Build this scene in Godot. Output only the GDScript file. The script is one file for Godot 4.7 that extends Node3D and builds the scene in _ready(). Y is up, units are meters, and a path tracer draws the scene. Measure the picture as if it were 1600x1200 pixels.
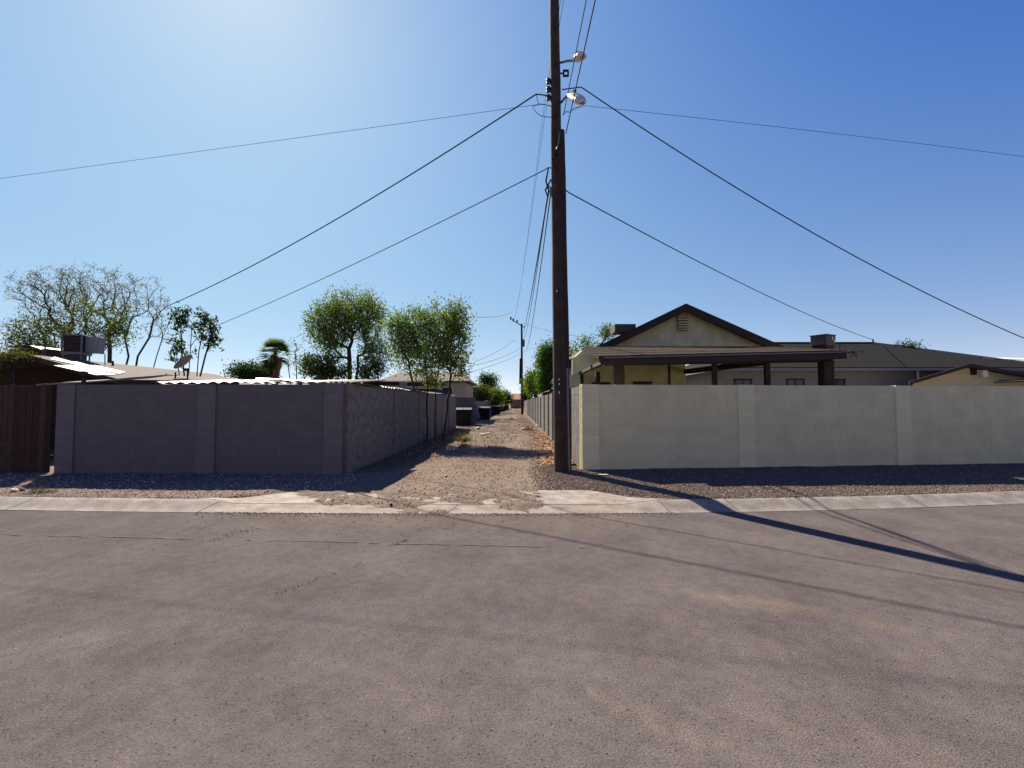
extends Node3D

const F := 740.0
const EYE := 1.6
const VERGE := 0.12
var PITCH := atan(30.0 / 740.0)
var rng := RandomNumberGenerator.new()
var counts := {}
var M := {}
var nz := FastNoiseLite.new()
var nz2 := FastNoiseLite.new()

# ------------------------------------------------------------------ pixel helpers
func ray(px: float, py: float) -> Vector3:
	var a := (px - 800.0) / F
	var b := (600.0 - py) / F
	return Vector3(a, b * cos(PITCH) + sin(PITCH), b * sin(PITCH) - cos(PITCH))
func at(px: float, py: float, d: float) -> Vector3:
	var r := ray(px, py)
	return Vector3(0, EYE, 0) + r * (d / -r.z)
func gp(px: float, py: float, h: float) -> Vector3:
	var r := ray(px, py)
	return Vector3(0, EYE, 0) + r * ((h - EYE) / r.y)

# ------------------------------------------------------------------ mesh builder
class MB:
	var v := PackedVector3Array()
	var n := PackedVector3Array()
	var c := PackedColorArray()
	var col := Color(1, 1, 1)
	var colored := false
	func tri(a: Vector3, b: Vector3, d: Vector3) -> void:
		var m := (b - a).cross(d - a)
		if m.length_squared() < 1e-16: return
		m = m.normalized()
		v.append(a); v.append(d); v.append(b)
		n.append(m); n.append(m); n.append(m)
		if colored:
			c.append(col); c.append(col); c.append(col)
	func quad(a: Vector3, b: Vector3, d: Vector3, e: Vector3) -> void:
		tri(a, b, d); tri(a, d, e)
	func squad(p: Array, m: Array) -> void:
		for k in [0, 2, 1, 0, 3, 2]:
			v.append(p[k]); n.append(m[k])
			if colored: c.append(col)
	func prism(poly: Array, ext: Vector3) -> void:
		var nn := Vector3.ZERO
		for i in range(1, poly.size() - 1):
			nn += (poly[i] - poly[0]).cross(poly[i + 1] - poly[0])
		var p := poly.duplicate()
		if nn.dot(ext) < 0.0: p.reverse()
		var k := p.size()
		for i in range(1, k - 1):
			tri(p[0] + ext, p[i] + ext, p[i + 1] + ext)
			tri(p[0], p[i + 1], p[i])
		for i in k:
			var j := (i + 1) % k
			quad(p[i], p[j], p[j] + ext, p[i] + ext)
	func box(ce: Vector3, s: Vector3, b := Basis(), ch := 0.0) -> void:
		var h := s * 0.5
		if ch <= 0.0:
			var q := []
			for z in [-1, 1]:
				for y in [-1, 1]:
					for x in [-1, 1]:
						q.append(ce + b * Vector3(h.x * x, h.y * y, h.z * z))
			quad(q[4], q[5], q[7], q[6]); quad(q[1], q[0], q[2], q[3])
			quad(q[5], q[1], q[3], q[7]); quad(q[0], q[4], q[6], q[2])
			quad(q[6], q[7], q[3], q[2]); quad(q[0], q[1], q[5], q[4])
			return
		# chamfered box: each corner has three points
		var P := {}
		for z in [-1, 1]:
			for y in [-1, 1]:
				for x in [-1, 1]:
					var k := Vector3i(x, y, z)
					P[[k, 0]] = ce + b * Vector3(h.x * x, (h.y - ch) * y, (h.z - ch) * z)
					P[[k, 1]] = ce + b * Vector3((h.x - ch) * x, h.y * y, (h.z - ch) * z)
					P[[k, 2]] = ce + b * Vector3((h.x - ch) * x, (h.y - ch) * y, h.z * z)
		for ax in 3:
			var u := (ax + 1) % 3
			var w := (ax + 2) % 3
			for s1 in [-1, 1]:
				var ring := []
				for st in [[-1, -1], [1, -1], [1, 1], [-1, 1]]:
					var k := Vector3i.ZERO
					k[ax] = s1; k[u] = st[0]; k[w] = st[1]
					ring.append(P[[k, ax]])
				if s1 < 0: ring.reverse()
				quad(ring[0], ring[1], ring[2], ring[3])
			for s1 in [-1, 1]:
				for s2 in [-1, 1]:
					var k0 := Vector3i.ZERO
					var k1 := Vector3i.ZERO
					k0[ax] = -1; k1[ax] = 1
					k0[u] = s1; k1[u] = s1; k0[w] = s2; k1[w] = s2
					if s1 * s2 > 0: quad(P[[k0, u]], P[[k1, u]], P[[k1, w]], P[[k0, w]])
					else: quad(P[[k1, u]], P[[k0, u]], P[[k0, w]], P[[k1, w]])
		for z in [-1, 1]:
			for y in [-1, 1]:
				for x in [-1, 1]:
					var k := Vector3i(x, y, z)
					if x * y * z > 0: tri(P[[k, 0]], P[[k, 1]], P[[k, 2]])
					else: tri(P[[k, 0]], P[[k, 2]], P[[k, 1]])
	func bar(a: Vector3, b: Vector3, w: float, h: float, ch := 0.0) -> void:
		var x := (b - a)
		var l := x.length()
		x = x / l
		var up := Vector3.UP if absf(x.y) < 0.95 else Vector3(0, 0, 1)
		var z := x.cross(up).normalized()
		var y := z.cross(x).normalized()
		box((a + b) * 0.5, Vector3(l, h, w), Basis(x, y, z), ch)
	func tube(p: PackedVector3Array, r: PackedFloat32Array, sides := 8, cap := true) -> void:
		var k := p.size()
		var rings := []
		var norms := []
		var prev := Vector3.ZERO
		for i in k:
			var t := (p[mini(i + 1, k - 1)] - p[maxi(i - 1, 0)]).normalized()
			var a: Vector3
			if prev == Vector3.ZERO:
				a = t.cross(Vector3(0, 0, 1) if absf(t.z) < 0.9 else Vector3(1, 0, 0)).normalized()
			else:
				a = (prev - t * prev.dot(t)).normalized()
			prev = a
			var bb := t.cross(a)
			var ring := []
			var nr := []
			for s in sides:
				var th := TAU * s / sides
				var d := a * cos(th) + bb * sin(th)
				nr.append(d)
				ring.append(p[i] + d * r[i])
			rings.append(ring); norms.append(nr)
		for i in k - 1:
			for s in sides:
				var q := (s + 1) % sides
				squad([rings[i][s], rings[i][q], rings[i + 1][q], rings[i + 1][s]], [norms[i][s], norms[i][q], norms[i + 1][q], norms[i + 1][s]])
		if cap:
			for s in range(1, sides - 1):
				tri(rings[0][0], rings[0][s + 1], rings[0][s])
				tri(rings[k - 1][0], rings[k - 1][s], rings[k - 1][s + 1])
	func rod(a: Vector3, b: Vector3, r: float, sides := 8, r2 := -1.0) -> void:
		tube(PackedVector3Array([a, b]), PackedFloat32Array([r, r if r2 < 0.0 else r2]), sides)
	func lathe(o: Vector3, prof: Array, sides := 16, b := Basis()) -> void:
		for i in prof.size() - 1:
			var p0: Vector2 = prof[i]
			var p1: Vector2 = prof[i + 1]
			var nn := Vector2(p1.y - p0.y, p0.x - p1.x).normalized()
			for s in sides:
				var a0 := TAU * s / sides
				var a1 := TAU * (s + 1) / sides
				var d0 := Vector3(cos(a0), 0, -sin(a0))
				var d1 := Vector3(cos(a1), 0, -sin(a1))
				var up := Vector3.UP
				squad([o + b * (d0 * p0.x + up * p0.y), o + b * (d1 * p0.x + up * p0.y), o + b * (d1 * p1.x + up * p1.y), o + b * (d0 * p1.x + up * p1.y)],
					[b * (d0 * nn.x + up * nn.y), b * (d1 * nn.x + up * nn.y), b * (d1 * nn.x + up * nn.y), b * (d0 * nn.x + up * nn.y)])
	func mesh() -> ArrayMesh:
		var arr := []
		arr.resize(Mesh.ARRAY_MAX)
		arr[Mesh.ARRAY_VERTEX] = v
		arr[Mesh.ARRAY_NORMAL] = n
		if colored: arr[Mesh.ARRAY_COLOR] = c
		var m := ArrayMesh.new()
		m.add_surface_from_arrays(Mesh.PRIMITIVE_TRIANGLES, arr)
		return m

# ------------------------------------------------------------------ scene helpers
func put(o: Node3D, called: String, parent: Node) -> void:
	var key := str(parent.get_instance_id()) + called
	var k: int = counts.get(key, 0)
	counts[key] = k + 1
	o.name = called if k == 0 else "%s_%03d" % [called, k]
	parent.add_child(o)
func tag(o: Node, label: String, category: String, group := "", kind := "") -> void:
	o.set_meta("label", label)
	o.set_meta("category", category)
	if group != "": o.set_meta("group", group)
	if kind != "": o.set_meta("kind", kind)
func thing(called: String, label: String, category: String, where := Vector3.ZERO, turn := 0.0, group := "") -> Node3D:
	var o := Node3D.new()
	put(o, called, self)
	o.position = where
	o.rotation.y = turn
	tag(o, label, category, group)
	return o
func part(parent: Node, called: String, m: Mesh, mat: Material, where := Vector3.ZERO) -> MeshInstance3D:
	var o := MeshInstance3D.new()
	o.mesh = m
	o.material_override = mat
	o.position = where
	put(o, called, parent)
	return o
func one(called: String, mb: MB, mat: Material, label: String, category: String, group := "", kind := "") -> MeshInstance3D:
	var o := part(self, called, mb.mesh(), mat)
	tag(o, label, category, group, kind)
	return o
func struct(called: String, m: Mesh, mat: Material, label: String, category: String) -> MeshInstance3D:
	var o := part(self, called, m, mat)
	tag(o, label, category, "", "structure")
	return o

# ------------------------------------------------------------------ materials
func lin(r: float, g: float, b: float) -> Color:
	return Color(r, g, b).linear_to_srgb()
func noise_img(size: int, freq: float, sd: int, oct := 3, stretch := Vector2(1, 1)) -> Image:
	var f := FastNoiseLite.new()
	f.seed = sd
	f.frequency = freq
	f.noise_type = FastNoiseLite.TYPE_SIMPLEX_SMOOTH
	f.fractal_octaves = oct
	var im := f.get_seamless_image(int(size * stretch.x), int(size * stretch.y))
	if stretch != Vector2(1, 1):
		im.resize(size, size, Image.INTERPOLATE_BILINEAR)
	return im
# a grey multiplier between lo and 1 with optional speckle
func grain(size: int, freq: float, sd: int, lo: float, speck := 0.0, stretch := Vector2(1, 1), oct := 4) -> ImageTexture:
	var src := noise_img(size, freq, sd, oct, stretch)
	var r := RandomNumberGenerator.new()
	r.seed = sd
	var im := Image.create(size, size, true, Image.FORMAT_RGB8)
	for y in size:
		for x in size:
			var g := lo + (1.0 - lo) * src.get_pixel(x, y).r
			if speck > 0.0: g = clampf(g + r.randfn(0.0, speck), 0.0, 1.0)
			im.set_pixel(x, y, Color(g, g, g))
	im.generate_mipmaps()
	return ImageTexture.create_from_image(im)
func bump_tex(size: int, freq: float, sd: int, strength: float, stretch := Vector2(1, 1)) -> ImageTexture:
	var im := noise_img(size, freq, sd, 5, stretch)
	im.convert(Image.FORMAT_RGBA8)
	im.bump_map_to_normal_map(strength)
	im.generate_mipmaps()
	return ImageTexture.create_from_image(im)
func mat(called: String, color: Color, rough: float, tex: Texture2D = null, scale := Vector3.ONE, nrm: Texture2D = null, nscale := 1.0, vc := false, metal := 0.0, world := true) -> StandardMaterial3D:
	var m := StandardMaterial3D.new()
	m.resource_name = called
	m.albedo_color = color
	m.roughness = rough
	m.metallic = metal
	m.vertex_color_use_as_albedo = vc
	if tex != null or nrm != null:
		m.uv1_triplanar = true
		m.uv1_world_triplanar = world
		m.uv1_scale = scale
	if tex != null: m.albedo_texture = tex
	if nrm != null:
		m.normal_enabled = true
		m.normal_texture = nrm
		m.normal_scale = nscale
	M[called] = m
	return m
func stains(m: StandardMaterial3D, tex: Texture2D, scale: float) -> void:
	m.detail_enabled = true
	m.detail_blend_mode = BaseMaterial3D.BLEND_MODE_MUL
	m.detail_albedo = tex
	m.detail_uv_layer = BaseMaterial3D.DETAIL_UV_2
	m.uv2_triplanar = true
	m.uv2_world_triplanar = true
	m.uv2_scale = Vector3.ONE * scale

func asphalt_texture() -> ImageTexture:
	var s := 1024
	var a := noise_img(s, 0.09, 11, 4)
	var b := noise_img(s, 0.012, 12, 3)
	var r := RandomNumberGenerator.new()
	r.seed = 5
	var im := Image.create(s, s, true, Image.FORMAT_RGB8)
	for y in s:
		for x in s:
			var g := 0.66 + 0.2 * a.get_pixel(x, y).r + 0.1 * b.get_pixel(x, y).r + r.randfn(0.0, 0.035)
			im.set_pixel(x, y, Color(g, g, g))
	for i in 15000:                       # aggregate: pale and dark chips
		var x := r.randi_range(0, s - 8)
		var y := r.randi_range(0, s - 8)
		var t := r.randf()
		var w := r.randi_range(1, 3) if r.randf() < 0.9 else r.randi_range(3, 5)
		var h := maxi(1, w - r.randi_range(0, 2))
		var col := Color(0.5, 0.48, 0.47) if t < 0.45 else (Color(1.0, 0.98, 0.95) if t > 0.82 else Color(0.9, 0.87, 0.85))
		im.fill_rect(Rect2i(x, y, w, h), col)
	im.generate_mipmaps()
	return ImageTexture.create_from_image(im)

func make_materials() -> void:
	var g_fine := grain(512, 0.06, 1, 0.72, 0.04)
	var g_soft := grain(512, 0.02, 2, 0.7, 0.02)
	var g_pale := grain(512, 0.011, 22, 0.86, 0.01)
	var g_faint := grain(512, 0.014, 24, 0.92, 0.01)
	var g_wall := grain(512, 0.06, 23, 0.84, 0.03)
	var g_big := grain(512, 0.008, 3, 0.6, 0.0)
	var g_spk := grain(512, 0.15, 4, 0.5, 0.12)
	var wood := grain(512, 0.03, 6, 0.35, 0.03, Vector2(4, 0.5))
	var pores := bump_tex(512, 0.08, 7, 3.0)
	var bump := bump_tex(512, 0.025, 8, 4.0)
	var wbump := bump_tex(512, 0.03, 9, 4.0, Vector2(4, 0.5))
	var ma := mat("asphalt", lin(1, 1, 1), 0.93, asphalt_texture(), Vector3.ONE * 0.5, bump_tex(1024, 0.16, 13, 5.0), 0.4, true)
	ma.metallic_specular = 0.1
	stains(ma, g_pale, 0.17)
	mat("concrete", lin(0.44, 0.395, 0.345), 0.9, g_fine, Vector3.ONE * 0.9, pores, 0.4, true)
	stains(M.concrete, g_soft, 0.35)
	mat("dirt", lin(1, 1, 1), 0.97, g_spk, Vector3.ONE * 0.8, bump, 1.0, true)
	M.dirt.metallic_specular = 0.1
	stains(M.dirt, g_fine, 0.21)
	mat("far_ground", lin(0.18, 0.145, 0.11), 0.97, g_soft, Vector3.ONE * 0.2)
	mat("stone", lin(1, 1, 1), 0.95, null, Vector3.ONE, null, 1.0, true).metallic_specular = 0.15
	for i in 4:
		var t: float = [1.0, 0.96, 1.03, 0.985][i]
		mat("block_dark_%d" % i, lin(0.185 * t, 0.168 * t, 0.165 * t), 0.92, g_wall, Vector3.ONE * 1.7, pores, 0.8)
		stains(M["block_dark_%d" % i], g_faint, 0.23)
		mat("block_cream_%d" % i, lin(0.88 * t, 0.86 * t, 0.52 * t), 0.92, g_wall, Vector3.ONE * 1.7, pores, 0.8)
		stains(M["block_cream_%d" % i], g_faint, 0.19)
		mat("block_grey_%d" % i, lin(0.54 * t, 0.485 * t, 0.41 * t), 0.95, g_spk, Vector3.ONE * 1.5, pores, 1.0)
		stains(M["block_grey_%d" % i], g_soft, 0.4)
		mat("block_pale_%d" % i, lin(0.26 * t, 0.235 * t, 0.22 * t), 0.95, g_spk, Vector3.ONE * 1.5, pores, 1.0)
		stains(M["block_pale_%d" % i], g_big, 0.4)
		mat("pilaster_dark_%d" % i, lin(0.198 * t, 0.18 * t, 0.179 * t), 0.9, g_wall, Vector3.ONE * 1.7, pores, 0.8)
		mat("pilaster_cream_%d" % i, lin(0.9 * t, 0.88 * t, 0.54 * t), 0.9, g_wall, Vector3.ONE * 1.7, pores, 0.8)
		mat("plank_%d" % i, lin([0.12, 0.07, 0.10, 0.15][i], [0.052, 0.03, 0.04, 0.085][i], [0.03, 0.02, 0.022, 0.05][i]), 0.9, wood, Vector3(2.2, 0.5, 2.2), wbump, 0.7)
	mat("pole_wood", lin(0.17, 0.115, 0.08), 0.92, wood, Vector3(2.2, 0.45, 2.2), wbump, 1.0)
	stains(M.pole_wood, g_big, 0.5)
	mat("stub_wood", lin(0.075, 0.045, 0.034), 0.9, wood, Vector3(2.2, 0.45, 2.2), wbump, 1.0)
	mat("brown_paint", lin(0.042, 0.024, 0.017), 0.75, g_fine, Vector3.ONE * 1.2)
	mat("brown_trim", lin(0.062, 0.034, 0.021), 0.8, wood, Vector3(0.5, 2.2, 2.2))
	mat("cream_stucco", lin(0.86, 0.78, 0.46), 0.92, g_wall, Vector3.ONE * 1.1, pores, 0.7)
	stains(M.cream_stucco, g_pale, 0.3)
	mat("grey_stucco", lin(0.30, 0.29, 0.285), 0.93, g_fine, Vector3.ONE * 1.1, pores, 0.7)
	mat("pale_stucco", lin(0.66, 0.56, 0.36), 0.93, g_fine, Vector3.ONE * 1.1, pores, 0.7)
	mat("tan_stucco", lin(0.72, 0.58, 0.36), 0.93, g_wall, Vector3.ONE * 1.1)
	mat("brick_stucco", lin(0.34, 0.15, 0.09), 0.93, g_fine, Vector3.ONE * 1.1)
	mat("shingle_brown", lin(0.145, 0.112, 0.09), 0.95, g_spk, Vector3(1.3, 5.0, 3.0), bump, 1.0)
	stains(M.shingle_brown, g_big, 0.8)
	mat("shingle_grey", lin(0.058, 0.057, 0.053), 0.95, g_spk, Vector3(0.8, 3.0, 2.0), bump, 0.8)
	stains(M.shingle_grey, g_soft, 0.4)
	M.shingle_grey.metallic_specular = 0.15
	M.shingle_brown.metallic_specular = 0.15
	mat("roll_roof", lin(0.245, 0.197, 0.160), 0.95, g_spk, Vector3.ONE * 0.8, bump, 0.6)
	stains(M.roll_roof, g_soft, 0.4)
	mat("white_roof", lin(0.33, 0.33, 0.33), 0.6, g_soft, Vector3.ONE * 0.8)
	mat("green_sheet", lin(0.204, 0.245, 0.245), 0.6, g_soft, Vector3.ONE * 0.8)
	mat("zinc", lin(0.340, 0.340, 0.340), 0.42, g_soft, Vector3.ONE * 0.9, null, 1.0, false, 0.6)
	mat("rust_zinc", lin(0.286, 0.231, 0.197), 0.6, g_soft, Vector3.ONE * 0.9, null, 1.0, false, 0.3)
	mat("galv", lin(0.245, 0.245, 0.245), 0.5, g_soft, Vector3.ONE * 2.0, null, 1.0, false, 0.4)
	mat("unit_grey", lin(0.36, 0.36, 0.35), 0.6, g_fine, Vector3.ONE * 2.0)
	mat("unit_brown", lin(0.085, 0.065, 0.055), 0.6, g_fine, Vector3.ONE * 2.0)
	mat("lamp_shell", lin(0.55, 0.52, 0.47), 0.5)
	mat("lamp_glass", lin(0.5, 0.4, 0.33), 0.3)
	mat("cable", lin(0.02, 0.02, 0.023), 0.95)
	mat("porcelain", lin(0.03, 0.03, 0.035), 0.4)
	mat("bin_plastic", lin(0.006, 0.006, 0.007), 0.8, g_fine, Vector3.ONE * 2.0)
	mat("lid_plastic", lin(0.014, 0.014, 0.015), 0.45)
	mat("black", lin(0.015, 0.012, 0.011), 0.9)
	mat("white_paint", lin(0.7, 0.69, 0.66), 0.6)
	mat("paper", lin(0.5, 0.46, 0.4), 0.8)
	mat("bark", lin(0.10, 0.07, 0.055), 0.95, wood, Vector3(3, 1, 3), wbump, 1.0)
	mat("dead_bark", lin(0.13, 0.10, 0.09), 0.95, wood, Vector3(3, 1, 3))
	mat("window_glass", lin(0.03, 0.035, 0.04), 0.08)
	var lf := mat("leaf", lin(1, 1, 1), 0.9, null, Vector3.ONE, null, 1.0, true)
	lf.cull_mode = BaseMaterial3D.CULL_DISABLED
	lf.metallic_specular = 0.15
	lf.backlight_enabled = true
	lf.backlight = Color(0.95, 1.0, 0.6)
	var dl := mat("dry_leaf", lin(1, 1, 1), 0.85, null, Vector3.ONE, null, 1.0, true)
	dl.cull_mode = BaseMaterial3D.CULL_DISABLED

# ------------------------------------------------------------------ sky, sun, camera
func sun_dir() -> Vector3:
	return ray(365, -90).normalized()
func sky_image() -> Image:
	var w := 1024
	var h := 512
	var im := Image.create(w, h, false, Image.FORMAT_RGBF)
	var s := sun_dir()
	for y in h:
		var el := (0.5 - (y + 0.5) / h) * PI
		for x in w:
			var az := (x + 0.5) / w * TAU
			var d := Vector3(sin(az) * cos(el), sin(el), -cos(az) * cos(el))
			var up := maxf(d.y, 0.0)
			var ang := acos(clampf(d.dot(s), -1.0, 1.0))
			var c := Vector3(0.315, 0.53, 0.765) - Vector3(0.539, 0.797, 0.578) * sqrt(up) + Vector3(0.62, 0.36, 0.15) * exp(-up * 17.0) + Vector3(0.07, 0.05, 0.03) * exp(-up * 5.0)
			c += Vector3(0.52, 0.87, 0.79) * exp(-ang / 0.8) + Vector3(0.27, 0.02, -0.2) * exp(-ang / 0.25)
			c = c.max(Vector3(0.045, 0.1, 0.28))
			c /= 2.5
			if d.y < 0.0:
				c = c.lerp(Vector3(0.14, 0.12, 0.1), clampf(-d.y * 12.0, 0.0, 1.0))
			im.set_pixel(x, y, Color(c.x, c.y, c.z))
	return im

func setup_view() -> void:
	var cam := Camera3D.new()
	cam.name = "camera"
	add_child(cam)
	cam.position = Vector3(0, EYE, 0)
	cam.rotation.x = PITCH
	cam.fov = rad_to_deg(2.0 * atan(600.0 / F))
	cam.far = 3000.0
	cam.current = true
	var sky := Sky.new()
	var pm := PanoramaSkyMaterial.new()
	pm.panorama = ImageTexture.create_from_image(sky_image())
	sky.sky_material = pm
	var env := Environment.new()
	env.background_mode = Environment.BG_SKY
	env.sky = sky
	env.background_energy_multiplier = 1.0
	env.tonemap_mode = Environment.TONE_MAPPER_LINEAR
	env.tonemap_exposure = 2.5
	env.sdfgi_enabled = true
	env.ssao_enabled = true
	env.ssil_enabled = true
	var we := WorldEnvironment.new()
	we.name = "world_environment"
	we.environment = env
	add_child(we)
	var sun := DirectionalLight3D.new()
	sun.name = "sun"
	add_child(sun)
	sun.light_energy = 1.5
	sun.light_color = Color(1.0, 0.94, 0.86)
	sun.light_angular_distance = 0.5
	sun.shadow_enabled = true
	sun.look_at_from_position(sun_dir() * 100.0, Vector3.ZERO)

# ------------------------------------------------------------------ ground
func kerb_d(x: float) -> float:           # depth of the asphalt edge
	var c := clampf(x, -9.0, 9.5)
	var k := 0.0107 if c > 0.0 else 0.0045
	return 6.91 + k * c * c + 2.0 * k * c * (x - c)
func apron(x: float) -> float:            # 1 in the lowered driveway mouth
	return smoothstep(-4.75, -4.25, x) * (1.0 - smoothstep(1.7, 2.35, x))
func conc_h(x: float, t: float) -> float: # height of concrete t metres behind the asphalt edge
	var k := clampf(t / 0.38, 0.0, 1.0)
	var roll := VERGE * smoothstep(-0.1, 1.05, k) + 0.002
	var low := 0.004 + 0.05 * k + 0.05 * clampf((t - 0.38) / 0.9, 0.0, 1.0)
	return lerpf(roll, low, apron(x))
func apron_back(x: float) -> float:       # how far behind the asphalt edge the slab reaches
	var a := smoothstep(-5.0, -3.3, x) * (1.0 - smoothstep(1.15, 2.5, x))
	return 0.38 + 0.9 * a
func n1(x: float, y: float) -> float: return nz.get_noise_2d(x * 100.0, y * 100.0)
func ground_h(x: float, d: float) -> float:
	var t := d - kerb_d(x)
	var rough := 0.012 * n1(x * 0.9, d * 0.9) + 0.006 * n1(x * 4.0 + 50.0, d * 4.0)
	var back := apron_back(x)
	if t >= back + 0.25 or (t >= back and apron(x) < 0.02):
		var rut := maxf(0.0, maxf(1.0 - absf(x + 1.75 + 0.12 * sin(d * 0.5)) / 0.45, 1.0 - absf(x - 0.05 + 0.1 * sin(d * 0.4)) / 0.45)) if x > -3.4 and x < 1.4 else 0.0
		return VERGE + rough * (1.0 - 0.6 * rut) - 0.03 * rut * smoothstep(back + 0.25, back + 1.5, t) + 0.02 * clampf((d - 11.0) * 0.1, 0.0, 1.0)
	var spill := 0.03 * n1(x * 1.3 + 9.0, d * 1.9) + 0.014 * n1(x * 5.0, d * 6.0 + 30.0)
	var mid := smoothstep(-3.3, -2.2, x) * (1.0 - smoothstep(0.35, 0.75, x))
	var tail := smoothstep(-4.0, -2.6, x + (t - 0.35) * 0.9) * (1.0 - smoothstep(-2.4, -1.6, x)) * smoothstep(0.18, 0.4, t)
	var m := maxf(mid, tail)
	var bias := lerpf(-0.05, 0.004 + 0.013 * clampf((t - 0.35) / 0.6, -1.0, 1.0), m)
	var over := conc_h(x, t) + spill + bias
	var full := VERGE + rough
	var k := smoothstep(back - 0.12, back + 0.25, t)
	return lerpf(over, full, k)
func ground_color(x: float, d: float) -> Color:
	var a := n1(x * 0.35 + 70.0, d * 0.35)
	var b := n1(x * 1.7, d * 1.7 + 90.0)
	var tan_ := Color(0.46, 0.365, 0.285)
	var grey := Color(0.36, 0.29, 0.235)
	var red := Color(0.29, 0.195, 0.135)
	var c := tan_.lerp(grey, clampf(0.5 + 0.9 * a + 0.4 * b, 0.0, 1.0))
	var in_alley := smoothstep(-3.6, -3.2, x) * (1.0 - smoothstep(1.3, 1.6, x)) * smoothstep(9.0, 12.0, d)
	var track := maxf(1.0 - absf(x + 1.75 + 0.12 * sin(d * 0.5)) / 0.42, 1.0 - absf(x - 0.05 + 0.1 * sin(d * 0.4)) / 0.42)
	if d > 8.2 and x > -3.5 and x < 1.5: c = c.lerp(Color(0.45, 0.36, 0.28), clampf(track * 1.7 + 0.5 * b, 0.0, 0.85))
	var edge := smoothstep(0.2, 1.1, x) + (1.0 - smoothstep(-2.9, -1.9, x))
	c = c.lerp(red, clampf(in_alley * (0.1 + 0.65 * edge + 0.4 * b) * (1.0 - 0.7 * clampf(track, 0.0, 1.0)), 0.0, 0.9))
	return c
func grid(xs: Array, ds: Array, hf: Callable, cf: Callable) -> ArrayMesh:
	var nx := xs.size()
	var nd := ds.size()
	var P := PackedVector3Array()
	var C := PackedColorArray()
	var N := PackedVector3Array()
	var I := PackedInt32Array()
	for j in nd:
		for i in nx:
			var x: float = xs[i]
			var d: float = ds[j]
			P.append(Vector3(x, hf.call(x, d), -d))
			C.append(cf.call(x, d))
	for j in nd:
		for i in nx:
			var a := P[j * nx + maxi(i - 1, 0)]
			var b := P[j * nx + mini(i + 1, nx - 1)]
			var e := P[maxi(j - 1, 0) * nx + i]
			var f := P[mini(j + 1, nd - 1) * nx + i]
			N.append((b - a).cross(f - e).normalized())
	for j in nd - 1:
		for i in nx - 1:
			var k := j * nx + i
			I.append_array(PackedInt32Array([k, k + nx, k + 1, k + 1, k + nx, k + nx + 1]))
	var arr := []
	arr.resize(Mesh.ARRAY_MAX)
	arr[Mesh.ARRAY_VERTEX] = P
	arr[Mesh.ARRAY_NORMAL] = N
	arr[Mesh.ARRAY_COLOR] = C
	arr[Mesh.ARRAY_INDEX] = I
	var m := ArrayMesh.new()
	m.add_surface_from_arrays(Mesh.PRIMITIVE_TRIANGLES, arr)
	return m
func steps(a: float, b: float, s: float) -> Array:
	var out := []
	var k := int(ceil((b - a) / s))
	for i in k + 1: out.append(a + (b - a) * i / k)
	return out

var dust := []   # [a, b, half width, strength]
func road_color(x: float, d: float) -> Color:
	var base := Color(0.187, 0.163, 0.160)
	var a := n1(x * 0.22 + 13.0, d * 0.3)
	var b := n1(x * 0.9 + 31.0, d * 1.3)
	base = base * (1.0 + 0.07 * a + 0.04 * b)
	base = base.lerp(Color(0.16, 0.151, 0.15), clampf(0.35 - 0.09 * (x + 3.0), 0.0, 0.5))
	var p := Vector2(x, d)
	for q in dust:
		var ab: Vector2 = q[1] - q[0]
		var u := clampf((p - q[0]).dot(ab) / ab.length_squared(), 0.0, 1.0)
		var away: float = p.distance_to(q[0] + ab * u) / (q[2] * (0.7 + 0.5 * n1(x * 2.0, d * 2.0 + 7.0) + 0.3 * sin(u * PI)))
		var k: float = (1.0 - smoothstep(0.45, 1.0, away)) * q[3] * clampf(0.75 + 0.9 * n1(x * 6.0, d * 6.0), 0.2, 1.0)
		base = base.lerp(Color(0.275, 0.228, 0.185), clampf(k, 0.0, 1.0))
	var t := kerb_d(x) - d                      # dirt carried out of the alley mouth
	if t < 1.6 and x > -4.5 and x < 2.5:
		var k2 := (1.0 - smoothstep(0.0, 1.5, t + 0.5 * n1(x, d * 1.5))) * smoothstep(-4.5, -2.5, x) * (1.0 - smoothstep(0.6, 2.5, x))
		base = base.lerp(Color(0.225, 0.18, 0.145), 0.6 * clampf(k2, 0.0, 1.0))
	return base
func road_h(x: float, d: float) -> float:
	return 0.004 * n1(x * 0.3, d * 0.3) if d > 0.5 else 0.0

func g2(px: float, py: float) -> Vector2:
	var p := gp(px, py, 0.0)
	return Vector2(p.x, -p.z)

func stone_mesh(sd: int) -> ArrayMesh:
	var r := RandomNumberGenerator.new()
	r.seed = sd
	var t := (1.0 + sqrt(5.0)) / 2.0
	var vs := [Vector3(-1, t, 0), Vector3(1, t, 0), Vector3(-1, -t, 0), Vector3(1, -t, 0), Vector3(0, -1, t), Vector3(0, 1, t), Vector3(0, -1, -t), Vector3(0, 1, -t), Vector3(t, 0, -1), Vector3(t, 0, 1), Vector3(-t, 0, -1), Vector3(-t, 0, 1)]
	for i in 12: vs[i] = vs[i].normalized() * r.randf_range(0.7, 1.15) * Vector3(1.0, 0.62, 0.85)
	var m := MB.new()
	for f in [[0, 11, 5], [0, 5, 1], [0, 1, 7], [0, 7, 10], [0, 10, 11], [1, 5, 9], [5, 11, 4], [11, 10, 2], [10, 7, 6], [7, 1, 8], [3, 9, 4], [3, 4, 2], [3, 2, 6], [3, 6, 8], [3, 8, 9], [4, 9, 5], [2, 4, 11], [6, 2, 10], [8, 6, 7], [9, 8, 1]]:
		m.tri(vs[f[0]], vs[f[1]], vs[f[2]])
	return m.mesh()
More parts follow.
